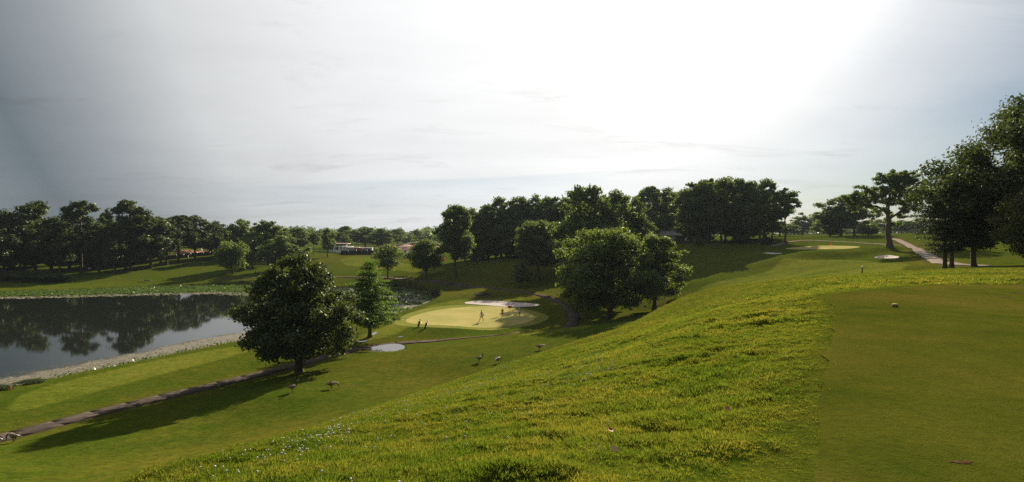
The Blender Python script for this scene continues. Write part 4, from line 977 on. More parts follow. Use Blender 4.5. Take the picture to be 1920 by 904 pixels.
def goose(u, v, rz, pose, label, sc=1.0, group='geese on the lower slope', D=None):
    loc = on(u, v, .02) if D is None else at(u, D)
    o = empty('goose', loc, math.radians(rz), label, 'goose', group); o.scale = (sc,) * 3
    link('body', GM[pose], None, o)
    for s in (-1, 1): link('wing', WM[s], None, o)
    return o
goose(548.5, 735.5, -75, 'up', 'goose with its neck raised, lower left, below the big dark tree', 1.08)
goose(622, 729.5, -80, 'graze', 'plump goose grazing head down right of the upright one below the big tree', 1.08)
goose(899, 678.8, -70, 'up', 'goose with its neck raised, on the slope below the putting green', 1.0)
goose(933.5, 681, -35, 'graze', 'grazing goose showing its white rump, right of the upright goose below the green', 1.0)
goose(1012, 656.5, -80, 'low', 'goose at the crest of the near slope, farthest right of the geese', 1.0)
goose(26, 829, 82, 'graze', 'goose in the dark lower left corner, grazing toward the left', 1.15)
goose(-5, 836, 80, 'low', 'goose cut by the left edge of the picture, only its tail showing', 1.15)
for u, lab in ((266, 'leftmost of three dark geese resting on the far bank'), (272, 'middle of three dark geese resting on the far bank'), (277.5, 'rightmost of three dark geese resting on the far bank')):
    goose(u, 527, random.uniform(-90, 90), 'low', lab, 1.2, 'geese resting on the far bank', D=167)

# ------------------------------------------------------------------ course furniture
def post():
    x, y, z = at(1617, 62); o = empty('marker_post', (x, y, z), .3, 'short dark post with a round top standing on the fairway beyond the tee', 'post')
    m = simple('dark_iron', (.02, .018, .018), .6, .3)
    b = bmesh.new(); tube(b, [(0, 0, -.1), (0, 0, .62)], [.075, .055], 10); link('shaft', bm_mesh('shaft', b, m, True), None, o)
    b = bmesh.new(); tube(b, [(0, 0, .62), (0, 0, .66), (0, 0, .74), (0, 0, .80), (0, 0, .83)], [.06, .10, .11, .09, .03], 12); link('top', bm_mesh('top', b, simple('grey_cap', (.12, .10, .10), .5, .3), True), None, o)
    b = bmesh.new(); tube(b, [(0, 0, -.05), (0, 0, .05), (0, 0, .07)], [.15, .15, .08], 12); link('base', bm_mesh('base', b, simple('grey_base', (.16, .14, .14), .8, .2), True), None, o)
post()
def flag(u, D, h, col, label, fl=.45):
    x, y, z = at(u, D); o = empty('flagstick', (x, y, z), 0, label, 'flag')
    b = bmesh.new(); tube(b, [(0, 0, -.05), (0, 0, h)], [.014, .012], 6); link('pole', bm_mesh('pole', b, WHITE, True), None, o)
    b = bmesh.new(); n = 5; g = [[b.verts.new((k / n * fl, .05 * math.sin(k * 1.3) + dy, h - .33 * j + .02 * math.sin(k))) for k in range(n + 1)] for j in (0, 1) for dy in (0,)]
    for k in range(n): b.faces.new((g[0][k], g[0][k + 1], g[1][k + 1], g[1][k]))
    bmesh.ops.solidify(b, geom=b.faces[:], thickness=.012); link('flag', bm_mesh('flag', b, col), None, o)
flag(1556.5, 124, .85, simple('red_flag', (.50, .04, .02), .7), 'tiny red flag on the upper green', .38)
flag(165, 184, 1.9, simple('white_flag', (.75, .74, .7), .7), 'white flag on the far green across the pond', .75)
flag(1532, 172, 1.6, simple('white_flag', (.75, .74, .7), .7), 'small white flag beyond the upper green', .55)
x, y, z = on(19, 733); b = bmesh.new(); tube(b, [(0, 0, -.1), (0, 0, .42), (0, 0, .45)], [.03, .03, .01], 6)
s = link('stake', bm_mesh('stake', b, simple('red_stake_paint', (.45, .03, .02), .6), True)); s.location = (x, y, z); tag(s, 'short red stake on the near pond bank at the left edge', 'stake')
# tee marker: a flattened stone coloured dome on a foot
def tee_marker():
    x, y = zw(1678, 576.5, 0.0); o = empty('tee_marker', (x, y, 0.016), .2, 'oval cream tee marker lying on the teeing ground', 'tee marker')
    b = bmesh.new(); bmesh.ops.create_icosphere(b, subdivisions=3, radius=1.0)
    for v in b.verts:
        q = v.co; v.co = Vector((q.x * .080, q.y * .06, (q.z * .034 if q.z > 0 else q.z * .022) + .045)) * (1 + .03 * math.sin(q.x * 5) * math.sin(q.y * 4))
    link('shell', bm_mesh('shell', b, simple('cream_stone', (.46, .27, .09), .8, .05, var=.25, scale=25), True), None, o)
    b = bmesh.new(); tube(b, [(0, 0, -.02), (0, 0, .03)], [.055, .065], 12); link('foot', bm_mesh('foot', b, simple('brown_foot', (.07, .05, .04), .8), True), None, o)
tee_marker()
x, y = zw(938, 608, -11.9); x, y, z = on(939, 608.5, .036); b = bmesh.new(); bmesh.ops.create_icosphere(b, subdivisions=2, radius=.06)
o = link('golf_ball', bm_mesh('golf_ball', b, WHITE, True)); o.location = (x, y, z + .06); tag(o, 'white golf ball on the shaded part of the putting green', 'golf ball')
# worn places on the tee
def divot(u, v, rx, ry, label):
    x, y = zw(u, v, 0.0); a = np.linspace(0, 2 * np.pi, 22)[:-1]; r = 1 + .18 * np.sin(a * 3 + u) + .1 * np.sin(a * 5)
    poly = np.c_[x + np.cos(a) * rx * r, y + np.sin(a) * ry * r]
    tag(patch('divot', poly, .05, .020, simple('divot_soil', (.062, .038, .018), .95, .0, var=.5, scale=30)), label, kind='structure')
divot(1803, 871, .075, .030, 'reddish worn divot in the near right of the tee'); divot(1886, 559, .16, .1, 'small dark divot at the far right of the tee'); divot(1912, 552, .2, .12, 'dark scuffed spot at the right edge of the tee')
# fallen leaves
LEAFM = {c: simple(n, c, .7, .3) for c, n in (((.34, .12, .07), 'red_brown_leaf'), ((.50, .34, .16), 'tan_leaf'), ((.62, .42, .03), 'dandelion_yellow'))}
def leaf(u, v, c, label, s=.05):
    x, y = hit(u, v); z = float(surf([x], [y])[0]) + .085 * (1 if sdist(TEE, [x], [y])[0] < 0 else .2); b = bmesh.new()
    pts = [(-1, 0, 0), (-.5, -.45, .12), (.2, -.5, .1), (1, 0, .2), (.2, .5, .16), (-.5, .45, .05)]; ce = b.verts.new((0, 0, -.08 * s)); vs = [b.verts.new(Vector(p_) * s) for p_ in pts]
    for i in range(6): b.faces.new((ce, vs[i], vs[(i + 1) % 6]))
    o = link('fallen_leaf', bm_mesh('fallen_leaf', b, LEAFM[c])); o.location = (x, y, z); o.rotation_euler = (.7, .25, random.uniform(0, 6)); tag(o, label, 'leaf', 'fallen leaves')
leaf(1145, 830, (.34, .12, .07), 'red brown fallen leaf in the near rough grass'); leaf(1153, 863, (.50, .34, .16), 'tan fallen leaf just below the red brown leaf'); leaf(1365, 790, (.34, .12, .07), 'small reddish leaf in the rough beside the tee'); leaf(1888, 514, (.62, .42, .03), 'bright yellow dandelion in the grass beyond the tee at right', .12)  # the yellow one is a dandelion drawn with the leaf shape

# ------------------------------------------------------------------ footbridge and building site
def footbridge():
    x, y = hit(752, 523.5); z = float(terrain([x], [y])[0]); o = empty('footbridge', (x, y, z), .15, 'small dark footbridge on the path beyond the narrow pond arm', 'bridge')
    m = simple('dark_timber', (.04, .033, .028), .9)
    for k in range(12):
        b = bmesh.new(); box(b, (-1.65 + k * .3, 0, .16), (.27, 2.4, .08)); link('plank', bm_mesh('plank', b, m), None, o)
    for s in (-1, 1):
        b = bmesh.new(); box(b, (0, s * 1.15, .78), (3.7, .07, .12)); link('rail', bm_mesh('rail', b, m), None, o)
        for k in (-1.6, -.55, .55, 1.6):
            b = bmesh.new(); box(b, (k, s * 1.15, .46), (.1, .1, .74)); link('post', bm_mesh('post', b, m), None, o)
footbridge()
M_SCREEN = simple('black_screen_cloth', (.010, .013, .016), .8, .15, var=.3)
def site_fence(pts, h, label):
    """pts: (u, D)"""
    P_ = [at(u, D) for u, D in pts]; o = empty('site_fence', P_[0], 0, label, 'fence', 'site fences'); q = []
    for a, c in zip(P_[:-1], P_[1:]):
        L = math.hypot(c[0] - a[0], c[1] - a[1]); n = max(1, round(L / 3)); q += [(a[0] + (c[0] - a[0]) * k / n, a[1] + (c[1] - a[1]) * k / n) for k in range(n)]
    q.append(P_[-1][:2]); zz = terrain([a[0] for a in q], [a[1] for a in q]); ox, oy, oz = P_[0]
    for i in range(len(q) - 1):
        a, c = Vector((q[i][0] - ox, q[i][1] - oy, zz[i] - oz)), Vector((q[i + 1][0] - ox, q[i + 1][1] - oy, zz[i + 1] - oz)); d = (c - a); nrm = Vector((-d.y, d.x, 0)).normalized() * .025
        b = bmesh.new(); vs = []
        for s in (-1, 1):
            vs.append([b.verts.new(a + d * .02 + nrm * s + Vector((0, 0, -.1))), b.verts.new(a + d * .98 + nrm * s + Vector((0, 0, -.1))), b.verts.new(a + d * .98 + nrm * s + Vector((0, 0, h - random.uniform(0, .06)))), b.verts.new(a + d * .02 + nrm * s + Vector((0, 0, h - random.uniform(0, .06))))])
        f, g = vs; b.faces.new(f); b.faces.new(g[::-1])
        for k in range(4): b.faces.new((f[(k + 1) % 4], f[k], g[k], g[(k + 1) % 4]))
        link('panel', bm_mesh('panel', b, M_SCREEN), None, o)
        b = bmesh.new(); tube(b, [a - Vector((0, 0, .3)), a + Vector((0, 0, h + .12))], [.05, .05], 6); link('post', bm_mesh('post', b, STEEL, True), None, o)
    return o
site_fence([(638, 248), (668, 247), (700, 246), (740, 240), (775, 236), (800, 232)], 1.75, 'black screened fence in front of the white trailers of the building site')
site_fence([(296, 226), (331, 232), (370, 240), (405, 246), (440, 250)], 1.6, 'black screened fence by the orange earth behind the dark trees at left')
def ground_mound(name, u, D, w, dpt, h, mat, label, seed):
    x, y, z = at(u, D); rg = np.random.default_rng(seed); n = 28; X, Y = np.meshgrid(np.linspace(-1, 1, n), np.linspace(-1, 1, n)); r = np.hypot(X, Y)
    nz = sum(np.sin(X * f + p_) * np.sin(Y * f * 1.2 + q_) / f for f, p_, q_ in zip((3, 6, 11, 19), rg.uniform(0, 6, 4), rg.uniform(0, 6, 4)))
    Z = h * np.clip(1 - r ** 2, 0, 1) * (1 + 1.3 * nz) - .25 * (r > .97)
    i = np.arange(n - 1)[:, None] * n + np.arange(n - 1)[None]; Fc = np.stack([i, i + 1, i + n + 1, i + n], -1).reshape(-1, 4)
    o = link(name, npmesh(name, np.c_[X.ravel() * w / 2, Y.ravel() * dpt / 2, Z.ravel()], Fc, mat, False)); o.location = (x, y, z - .05); return tag(o, label, 'dirt heap')
ground_mound('dirt_heap', 355, 258, 15, 10, 1.3, M_ORANGE, 'orange earth heap glimpsed behind the dark trees across the pond', 1)
ground_mound('dirt_heap', 392, 268, 8, 6, .7, M_ORANGE, 'smaller orange earth heap behind the black fence at left', 4)
ground_mound('dirt_heap', 768, 335, 40, 24, 2.0, M_PINKDIRT, 'broad pale pinkish dirt bank of the building site', 2)
ground_mound('brush_heap', 782, 350, 44, 24, 3.6, M_BRUSH, 'brown heap of cleared brush above the pale dirt bank', 3)
WIN = simple('dark_glass', (.02, .025, .03), .12, .5)
def container(u, D, L, h, wd, rz, col, label, name='container', blue=False):
    x, y, z = at(u, D); o = empty(name, (x, y, z), rz, label, 'trailer' if name == 'site_trailer' else 'container', 'trailers and containers on the building site')
    b = bmesh.new(); box(b, (0, 0, h / 2 + .25), (L, wd, h), bev=.05); link('body', bm_mesh('body', b, col), None, o)
    for k in range(int(L / .9)):
        b = bmesh.new(); box(b, (-L / 2 + .45 + k * .9, -wd / 2 - .03, h / 2 + .25), (.35, .055, h * .86)); link('rib', bm_mesh('rib', b, col), None, o)
    b = bmesh.new(); box(b, (0, 0, h + .31), (L + .15, wd + .15, .1)); link('roof', bm_mesh('roof', b, WHITE if col is not M_RUST else M_RUST), None, o)
    if name == 'site_trailer':
        b = bmesh.new(); box(b, (L * .28, -wd / 2 - .075, h * .60 + .25), (1.0, .04, .8)); link('window', bm_mesh('window', b, WIN), None, o)
        b = bmesh.new(); box(b, (-L * .22, -wd / 2 - .075, h * .45 + .25), (.9, .04, h * .82)); link('door', bm_mesh('door', b, simple('grey_door', (.35, .36, .37), .6)), None, o)
        for sx in (-L * .3, L * .3):
            b = bmesh.new(); tube(b, [(sx, -wd / 2 - .02, .25), (sx, -wd / 2 + .2, .25)], [.28, .28], 12); link('wheel', bm_mesh('wheel', b, BLACK, True), None, o)
M_RUST = simple('rust_orange_paint', (.34, .12, .06), .7, .3, var=.2)
OFFW = simple('off_white_panel', (.48, .46, .43), .6, .3, var=.08)
container(652, 262, 5.0, 2.8, 2.6, .05, WHITE, 'tall white trailer at the left end of the building site', 'site_trailer')
container(662, 258, 5.8, 2.5, 2.5, .03, OFFW, 'low white trailer between the tall white one and the rust coloured container', 'site_trailer')
container(673.5, 256, 3.6, 2.3, 2.4, .0, M_RUST, 'rust coloured shipping container behind the black fence')
container(686, 258, 6.0, 2.4, 2.5, .04, OFFW, 'long off white trailer right of the rust coloured container', 'site_trailer')
container(722, 262, 7.0, 2.4, 2.5, -.05, OFFW, 'off white trailer seen through the thin ragged tree', 'site_trailer')
def booth():
    x, y, z = at(634, 278); o = empty('pavilion', (x, y, z), .1, 'pale flat roofed building with a blue band, left end of the building site', 'building')
    b = bmesh.new(); box(b, (0, 0, 2.0), (7.5, 6, 4.0)); link('wall', bm_mesh('wall', b, WHITE), None, o)
    b = bmesh.new(); box(b, (.2, -3.05, 3.7), (7.7, .25, .8)); link('fascia', bm_mesh('fascia', b, simple('blue_band', (.02, .06, .18), .5)), None, o)
    b = bmesh.new(); box(b, (.6, -.4, 4.16), (9.6, 8, .3)); link('roof', bm_mesh('roof', b, simple('tan_roof', (.5, .38, .28), .7)), None, o)
    for k in (-2.4, 0, 2.4):
        b = bmesh.new(); box(b, (k, -3.03, 1.9), (1.4, .12, 1.3)); link('window', bm_mesh('window', b, WIN), None, o)
booth()
def barn():
    x, y, z = at(634, 300); o = empty('house', (x, y, z), .5, 'grey gabled roof rising behind the pale building with the blue band', 'house')
    b = bmesh.new(); box(b, (0, 0, 2.6), (8, 6, 5.2)); link('wall', bm_mesh('wall', b, simple('grey_wall', (.22, .2, .19), .8)), None, o)
    b = bmesh.new(); vs = [b.verts.new(q) for q in ((-4.4, -3.4, 5.2), (4.4, -3.4, 5.2), (4.4, 3.4, 5.2), (-4.4, 3.4, 5.2), (-4.4, 0, 8.4), (4.4, 0, 8.4))]
    for f in ((0, 1, 5, 4), (2, 3, 4, 5), (3, 0, 4), (1, 2, 5), (3, 2, 1, 0)): b.faces.new([vs[i] for i in f])
    link('roof', bm_mesh('roof', b, simple('grey_brown_roof', (.13, .10, .095), .9)), None, o)
barn()
# vehicles on the dirt, a few pixels each
def vehicle(u, D, rz, col, label, L=4.6, h=1.7, name='parked_car'):
    x, y, z = at(u, D); o = empty(name, (x, y, z), rz, label, 'car', 'vehicles parked on the building site')
    prof = [(-.5, .28), (-.5, .62), (-.44, .68), (-.38, .95), (-.30, 1.0), (.08, 1.0), (.2, .68), (.47, .58), (.5, .5), (.5, .28)]
    b = bmesh.new(); f = []
    for s in (-1, 1): f.append([b.verts.new((px * L, s * (.9 if pz < .7 else .76), pz * h)) for px, pz in prof])
    n = len(prof); b.faces.new(f[0]); b.faces.new(f[1][::-1])
    for k in range(n): b.faces.new((f[0][(k + 1) % n], f[0][k], f[1][k], f[1][(k + 1) % n]))
    bmesh.ops.recalc_face_normals(b, faces=b.faces[:]); link('body', bm_mesh('body', b, col), None, o)
    for s in (-1, 1):
        b = bmesh.new(); vs = [b.verts.new((px * L, s * y_, pz * h)) for px, pz, y_ in ((-.40, .70, .905), (.15, .70, .905), (.07, .95, .80), (-.35, .95, .80))]; b.faces.new(vs if s < 0 else vs[::-1]); link('window', bm_mesh('window', b, WIN), None, o)
        for px in (-.31, .31):
            b = bmesh.new(); tube(b, [(px * L, s * .74, .34), (px * L, s * .93, .34)], [.34, .34], 12); link('wheel', bm_mesh('wheel', b, BLACK, True), None, o)
vehicle(762, 262, .5, simple('dark_red_car', (.25, .03, .02), .3, .5), 'dark red vehicle on the dirt, leftmost of three beside the round tree')
vehicle(769, 258, 1.2, simple('white_car', (.7, .7, .7), .3, .5), 'white vehicle on the dirt, middle of three')
vehicle(778, 254, .2, simple('dark_car', (.03, .03, .035), .3, .5), 'dark vehicle on the dirt, nearest the round tree')
vehicle(1293.5, 176, .9, simple('white_car', (.7, .7, .7), .3, .5), 'white vehicle under the trees at the right end of the house', 4.2, 1.6)
# orange site machine parts glimpsed through the trees
def drum(u, D, z0, h, r, col, label):
    x, y, z = at(u, D); b = bmesh.new(); tube(b, [(0, 0, 0), (0, 0, h * .2), (0, 0, h * .8), (0, 0, h)], [r * .9, r, r, r * .9], 10)
    o = link('site_barrel', bm_mesh('site_barrel', b, col, True)); o.location = (x, y, z); tag(o, label, 'barrel', 'orange barrels on the building site')
ORG = simple('orange_plastic', (.65, .16, .03), .5)
for u, D, lab in ((864, 216, 'orange barrel glimpsed right of the trunk of the tall slender tree'), (868, 220, 'orange barrel farthest right beyond the tall slender tree'), (831, 214, 'orange barrel glimpsed left of the tall slender tree')): drum(u, D, 0, 1.3, .5, ORG, lab)
x, y, z = at(352, 231); b = bmesh.new(); tube(b, [(0, 0, -.1), (0, 0, 1.0), (-.05, 0, 1.15)], [.22, .2, .12], 8); o = link('marker_post', bm_mesh('marker_post', b, WHITE, True)); o.location = (x, y, z); tag(o, 'white post in front of the black fence behind the dark trees', 'post')
# scaffold and orange-white mast glimpsed through the left wood
x, y, z = at(350, 280); o = empty('scaffold', (x, y, z), .1, 'grey scaffold frame glimpsed above the orange earth heap', 'scaffold'); sm = simple('galvanised', (.34, .33, .33), .5, .4)
for k in range(8):
    b = bmesh.new(); tube(b, [(-10 + k * 2.8, 0, 0), (-10 + k * 2.8, 0, 8.2)], [.09, .09], 6); link('pole', bm_mesh('pole', b, sm, True), None, o)
for k in range(4):
    b = bmesh.new(); tube(b, [(-10, 0, 2 + k * 2), (9.6, 0, 2 + k * 2)], [.07, .07], 6); link('rail', bm_mesh('rail', b, sm, True), None, o)
for k in range(7):
    b = bmesh.new(); box(b, (-8.6 + k * 2.8, .12, 5.0), (2.5, .04, 5.4)); link('mesh_sheet', bm_mesh('mesh_sheet', b, simple('grey_debris_net', (.25, .24, .25), .9)), None, o)
x, y, z = at(377, 262); o = empty('mast', (x, y, z), 0, 'orange and white mast glimpsed between the dark trees', 'mast')
for k in range(7):
    b = bmesh.new(); tube(b, [(0, 0, k * 1.8), (0, 0, k * 1.8 + 1.8)], [.45, .45], 8); link('band', bm_mesh('band', b, ORG if k % 2 else WHITE, True), None, o)

# the house in the upper wood
def house():
    x, y, z = at(1283, 182); o = empty('house', (x, y, z), -.05, 'low house with a pale shingled roof in the shade of the upper wood', 'house')
    wl = simple('dark_siding', (.10, .085, .075), .9); rf = simple('pale_shingles', (.34, .30, .28), .85, .2, var=.3, scale=3)
    b = bmesh.new(); box(b, (0, 0, 1.2), (17, 7, 2.4)); link('wall', bm_mesh('wall', b, wl), None, o)
    b = bmesh.new(); vs = [b.verts.new(q) for q in ((-9.3, -4.3, 2.35), (9.3, -4.3, 2.35), (9.3, 4.3, 2.35), (-9.3, 4.3, 2.35), (-7.5, 0, 4.6), (7.5, 0, 4.6))]
    for f in ((0, 1, 5, 4), (2, 3, 4, 5), (3, 0, 4), (1, 2, 5), (3, 2, 1, 0)): b.faces.new([vs[i] for i in f])
    r_ = link('roof', bm_mesh('roof', b, rf), None, o)
    b = bmesh.new(); box(b, (3, 1.0, 4.6), (.9, .9, 1.5)); link('chimney', bm_mesh('chimney', b, simple('brick_red', (.2, .09, .06), .9)), None, r_)
    for k in (-6.3, -4.2, .2, 1.5, 2.8):
        b = bmesh.new(); box(b, (k, -3.52, 1.35), (.9, .1, 1.5)); f = link('window', bm_mesh('window', b, WHITE), None, o)
        b = bmesh.new(); box(b, (k, -3.58, 1.35), (.72, .04, 1.3)); link('pane', bm_mesh('pane', b, simple('pale_pane', (.30, .33, .35), .1, .5)), None, f)
    b = bmesh.new(); box(b, (-1.5, -3.54, 1.05), (1.0, .1, 2.1)); d = link('door', bm_mesh('door', b, simple('dull_red_door', (.2, .04, .03), .6)), None, o)
    b = bmesh.new(); bmesh.ops.create_icosphere(b, subdivisions=1, radius=.06, matrix=Matrix.Translation((-1.15, -3.62, 1.0))); link('handle', bm_mesh('handle', b, STEEL), None, d)
house()

# ------------------------------------------------------------------ grass of the near rough: tufts set on points
def m_blade(name='grass_blade', gs=((.034, .070, .006), (.068, .108, .011)), ys=((.13, .125, .016), (.21, .17, .036)), tr=1.0, gl=.0):
    t = MT(name); oi = t.N.new('ShaderNodeObjectInfo').outputs['Random']; ti = t.attr('tint')
    big, mid = t.noise(.22, 3), t.noise(1.3, 4, .6)
    g = t.mix(oi, *gs); y = t.mix(ti, *ys)
    f = t.math('ADD', t.math('MULTIPLY', t.rng(mid, .42, .66), .55), t.math('MULTIPLY', t.rng(big, .42, .66), .35)); f = t.math('ADD', f, t.math('SUBTRACT', t.math('MULTIPLY', ti, .5), .2))
    c = t.mix(t.math('MULTIPLY', f, .85, True), g, y)
    d = t.N.new('ShaderNodeBsdfDiffuse'); t.L.new(c, d.inputs[0]); tl = t.N.new('ShaderNodeBsdfTranslucent'); t.L.new(t.mix(1.0, c, (1.5 * tr, 1.4 * tr, .9 * tr), 'MULTIPLY'), tl.inputs[0])
    m = t.N.new('ShaderNodeMixShader'); m.inputs[0].default_value = .5; t.L.new(d.outputs[0], m.inputs[1]); t.L.new(tl.outputs[0], m.inputs[2])
    g_ = t.N.new('ShaderNodeBsdfGlossy'); g_.inputs['Roughness'].default_value = .4; g_.inputs[0].default_value = (.9, .9, .7, 1)
    m2 = t.N.new('ShaderNodeMixShader'); m2.inputs[0].default_value = gl; t.L.new(m.outputs[0], m2.inputs[1]); t.L.new(g_.outputs[0], m2.inputs[2]); t.done(m2.outputs[0]); return t.m
M_BLADE = m_blade()
M_TEEBLADE = m_blade('tee_blade', ((.036, .052, .006), (.058, .070, .009)), ((.07, .062, .010), (.10, .08, .018)), .6, .0)
def tuft_mesh(seed, n=44, h=.042, spread=.095, mat=None):
    rg = np.random.default_rng(seed); V, Fc, T = [], [], []
    for i in range(n):
        r = spread * rg.uniform(0, 1) ** .6; a = rg.uniform(0, 6.28); p = np.array([r * np.cos(a), r * np.sin(a), -.01]); hh = h * rg.uniform(.55, 1.25)
        ln = rg.normal(size=2) * .35 + np.array([np.cos(a), np.sin(a)]) * .35 * r / spread; tip = p + np.array([ln[0] * hh, ln[1] * hh, hh]); mid = p * .45 + tip * .55 - np.array([ln[0], ln[1], 0]) * hh * .14
        w = rg.uniform(.0028, .0052); b = rg.uniform(0, 6.28); s = np.array([np.cos(b), np.sin(b), 0]) * w; k = len(V)
        V += [p - s, p + s, mid + s * .8, mid - s * .8, tip + s * .15, tip - s * .15]; Fc += [(k, k + 1, k + 2, k + 3), (k + 3, k + 2, k + 4, k + 5)]; T += [rg.random()] * 2
    return npmesh('tuft', np.array(V), np.array(Fc), mat or M_BLADE, False, {'tint': ('FACE', np.array(T))})
PROTO = bpy.data.collections.new('tuft_shapes')          # source shapes, not linked to the scene
def scatter(name, proto_mesh, pts, rot, scl, label, cat):
    po = bpy.data.objects.new(name + '_source', proto_mesh); PROTO.objects.link(po)
    me = bpy.data.meshes.new(name); me.vertices.add(len(pts)); me.vertices.foreach_set('co', np.ascontiguousarray(pts, dtype=np.float32).ravel())
    a = me.attributes.new('rot', 'FLOAT_VECTOR', 'POINT'); a.data.foreach_set('vector', np.ascontiguousarray(rot, dtype=np.float32).ravel())
    a = me.attributes.new('scl', 'FLOAT_VECTOR', 'POINT'); a.data.foreach_set('vector', np.ascontiguousarray(scl, dtype=np.float32).ravel())
    o = link(name, me); tag(o, label, cat, kind='stuff')
    ng = bpy.data.node_groups.new(name, 'GeometryNodeTree'); ng.interface.new_socket('Geometry', in_out='INPUT', socket_type='NodeSocketGeometry'); ng.interface.new_socket('Geometry', in_out='OUTPUT', socket_type='NodeSocketGeometry')
    N, L = ng.nodes, ng.links; gi, go = N.new('NodeGroupInput'), N.new('NodeGroupOutput'); ip = N.new('GeometryNodeInstanceOnPoints'); oi = N.new('GeometryNodeObjectInfo'); oi.inputs['Object'].default_value = po; oi.inputs['As Instance'].default_value = True
    def at_(nm):
        n = N.new('GeometryNodeInputNamedAttribute'); n.data_type = 'FLOAT_VECTOR'; n.inputs['Name'].default_value = nm; return n.outputs['Attribute']
    L.new(gi.outputs[0], ip.inputs['Points']); L.new(oi.outputs['Geometry'], ip.inputs['Instance']); L.new(at_('rot'), ip.inputs['Rotation']); L.new(at_('scl'), ip.inputs['Scale']); L.new(ip.outputs[0], go.inputs[0])
    o.modifiers.new('scatter', 'NODES').node_group = ng
    return o
def rough_points(r0, r1, dens, seed, half=50):
    rg = np.random.default_rng(seed); A = math.radians(half); area = A * (r1 * r1 - r0 * r0); n = int(area * dens)
    r = np.sqrt(rg.uniform(r0 * r0, r1 * r1, n)); a = rg.uniform(-A, A, n); x, y = r * np.sin(a), r * np.cos(a)
    st = sdist(TEE, x, y); k = (st < .02 + .10 * s_sm(x * 2, y * 2)); x, y = x[k], y[k]
    z = surf(x, y); return x, y, z, rg
for i, (r0, r1, dens, s0) in enumerate(((2.2, 7, 340, .72), (7, 13, 200, .85), (13, 24, 85, 1.1), (24, 46, 26, 1.6))):
    for j in range(2):
        x, y, z, rg = rough_points(r0, r1, dens * .5, 100 + i * 7 + j)
        k = z > -8.5; x, y, z = x[k], y[k], z[k]
        l = lumps(x, y); sc = s0 * .92 * rg.uniform(.55, 1.2, len(x)) * (1 + .22 * s_mid(x * 1.4, y * 1.4)) * (.9 + np.clip(l, -.06, .08) * 6); edge = sstep(-.1, .9, -sdist(TEE, x, y)); hz = sc * rg.uniform(.7, 1.15, len(x)) / (1 + .5 * (s0 * 1.25 - 1)) * (.25 + .75 * edge) * (1 - .35 * sstep(3.5, 11, -sdist(TEE, x, y)))
        rot = np.c_[rg.normal(0, .22, len(x)), rg.normal(0, .22, len(x)), rg.uniform(0, 6.28, len(x))]
        scatter('rough_grass', tuft_mesh(300 + i * 5 + j), np.c_[x, y, z], rot, np.c_[sc, sc, hz], 'uncut tufted grass on the slope beside the tee', 'grass')
# white clover heads in drifts on the near slope
def clover():
    rg = np.random.default_rng(12); P_ = []
    for u, v, su, sv, n in ((640, 795, 42, 9, 58), (740, 770, 55, 9, 58), (860, 740, 60, 10, 49), (600, 832, 45, 9, 70), (905, 722, 40, 7, 60), (1085, 695, 55, 12, 60), (1120, 700, 30, 8, 36), (1010, 668, 50, 10, 40), (960, 700, 60, 14, 60), (370, 870, 45, 8, 27), (480, 860, 60, 12, 30), (1050, 720, 50, 14, 30)):
        c = hit(u, v); e1 = hit(u + su, v - su * .42) - c; e2 = hit(u, v - sv) - c
        g = rg.normal(size=(n, 2)); P_.append(c + g[:, :1] * e1 + g[:, 1:] * e2)
    q = np.vstack(P_); q = q[sdist(TEE, q[:, 0], q[:, 1]) < -.2]; n = len(q); z = surf(q[:, 0], q[:, 1]) + rg.uniform(.05, .085, n)
    q = q[rg.random(len(q)) < .0 + 1.0]; b = bmesh.new(); bmesh.ops.create_icosphere(b, subdivisions=1, radius=.010); tube(b, [(0, 0, -.1), (0, 0, -.008)], [.0015, .0015], 4)
    s = rg.uniform(.6, 1.15, n) * (1 + np.hypot(q[:, 0], q[:, 1]) * .018)
    scatter('clover_flowers', bm_mesh('clover', b, simple('clover_white', (.66, .63, .54), .9, .1, var=.2)), np.c_[q, z], rg.normal(0, .3, (n, 3)), np.repeat(s[:, None], 3, 1), 'scattered white clover heads on the near slope', 'flowers')
clover()

# lily pads: a raised bed along the far bank, a thinner scatter elsewhere
def m_pad(name, a, b_, rough=.35):
    t = MT(name); ti = t.attr('tint'); c = t.mix(ti, a, b_); d = t.N.new('ShaderNodeBsdfDiffuse'); t.L.new(c, d.inputs[0]); tl = t.N.new('ShaderNodeBsdfTranslucent'); t.L.new(t.mix(1.0, c, (1.3, 1.3, .8), 'MULTIPLY'), tl.inputs[0])
    m = t.N.new('ShaderNodeMixShader'); m.inputs[0].default_value = .35; t.L.new(d.outputs[0], m.inputs[1]); t.L.new(tl.outputs[0], m.inputs[2]); g = t.N.new('ShaderNodeBsdfGlossy'); g.inputs['Roughness'].default_value = rough; g.inputs[0].default_value = (.5, .5, .45, 1)
    m2 = t.N.new('ShaderNodeMixShader'); m2.inputs[0].default_value = .05; t.L.new(m.outputs[0], m2.inputs[1]); t.L.new(g.outputs[0], m2.inputs[2]); t.done(m2.outputs[0]); return t.m
M_PAD, M_PAD2 = m_pad('lily_pad_green', (.05, .095, .014), (.12, .165, .03)), m_pad('lily_pad_pale', (.16, .17, .08), (.42, .40, .30), .45)  # pale pads brightened to stand in for sky reflected in the pond arm
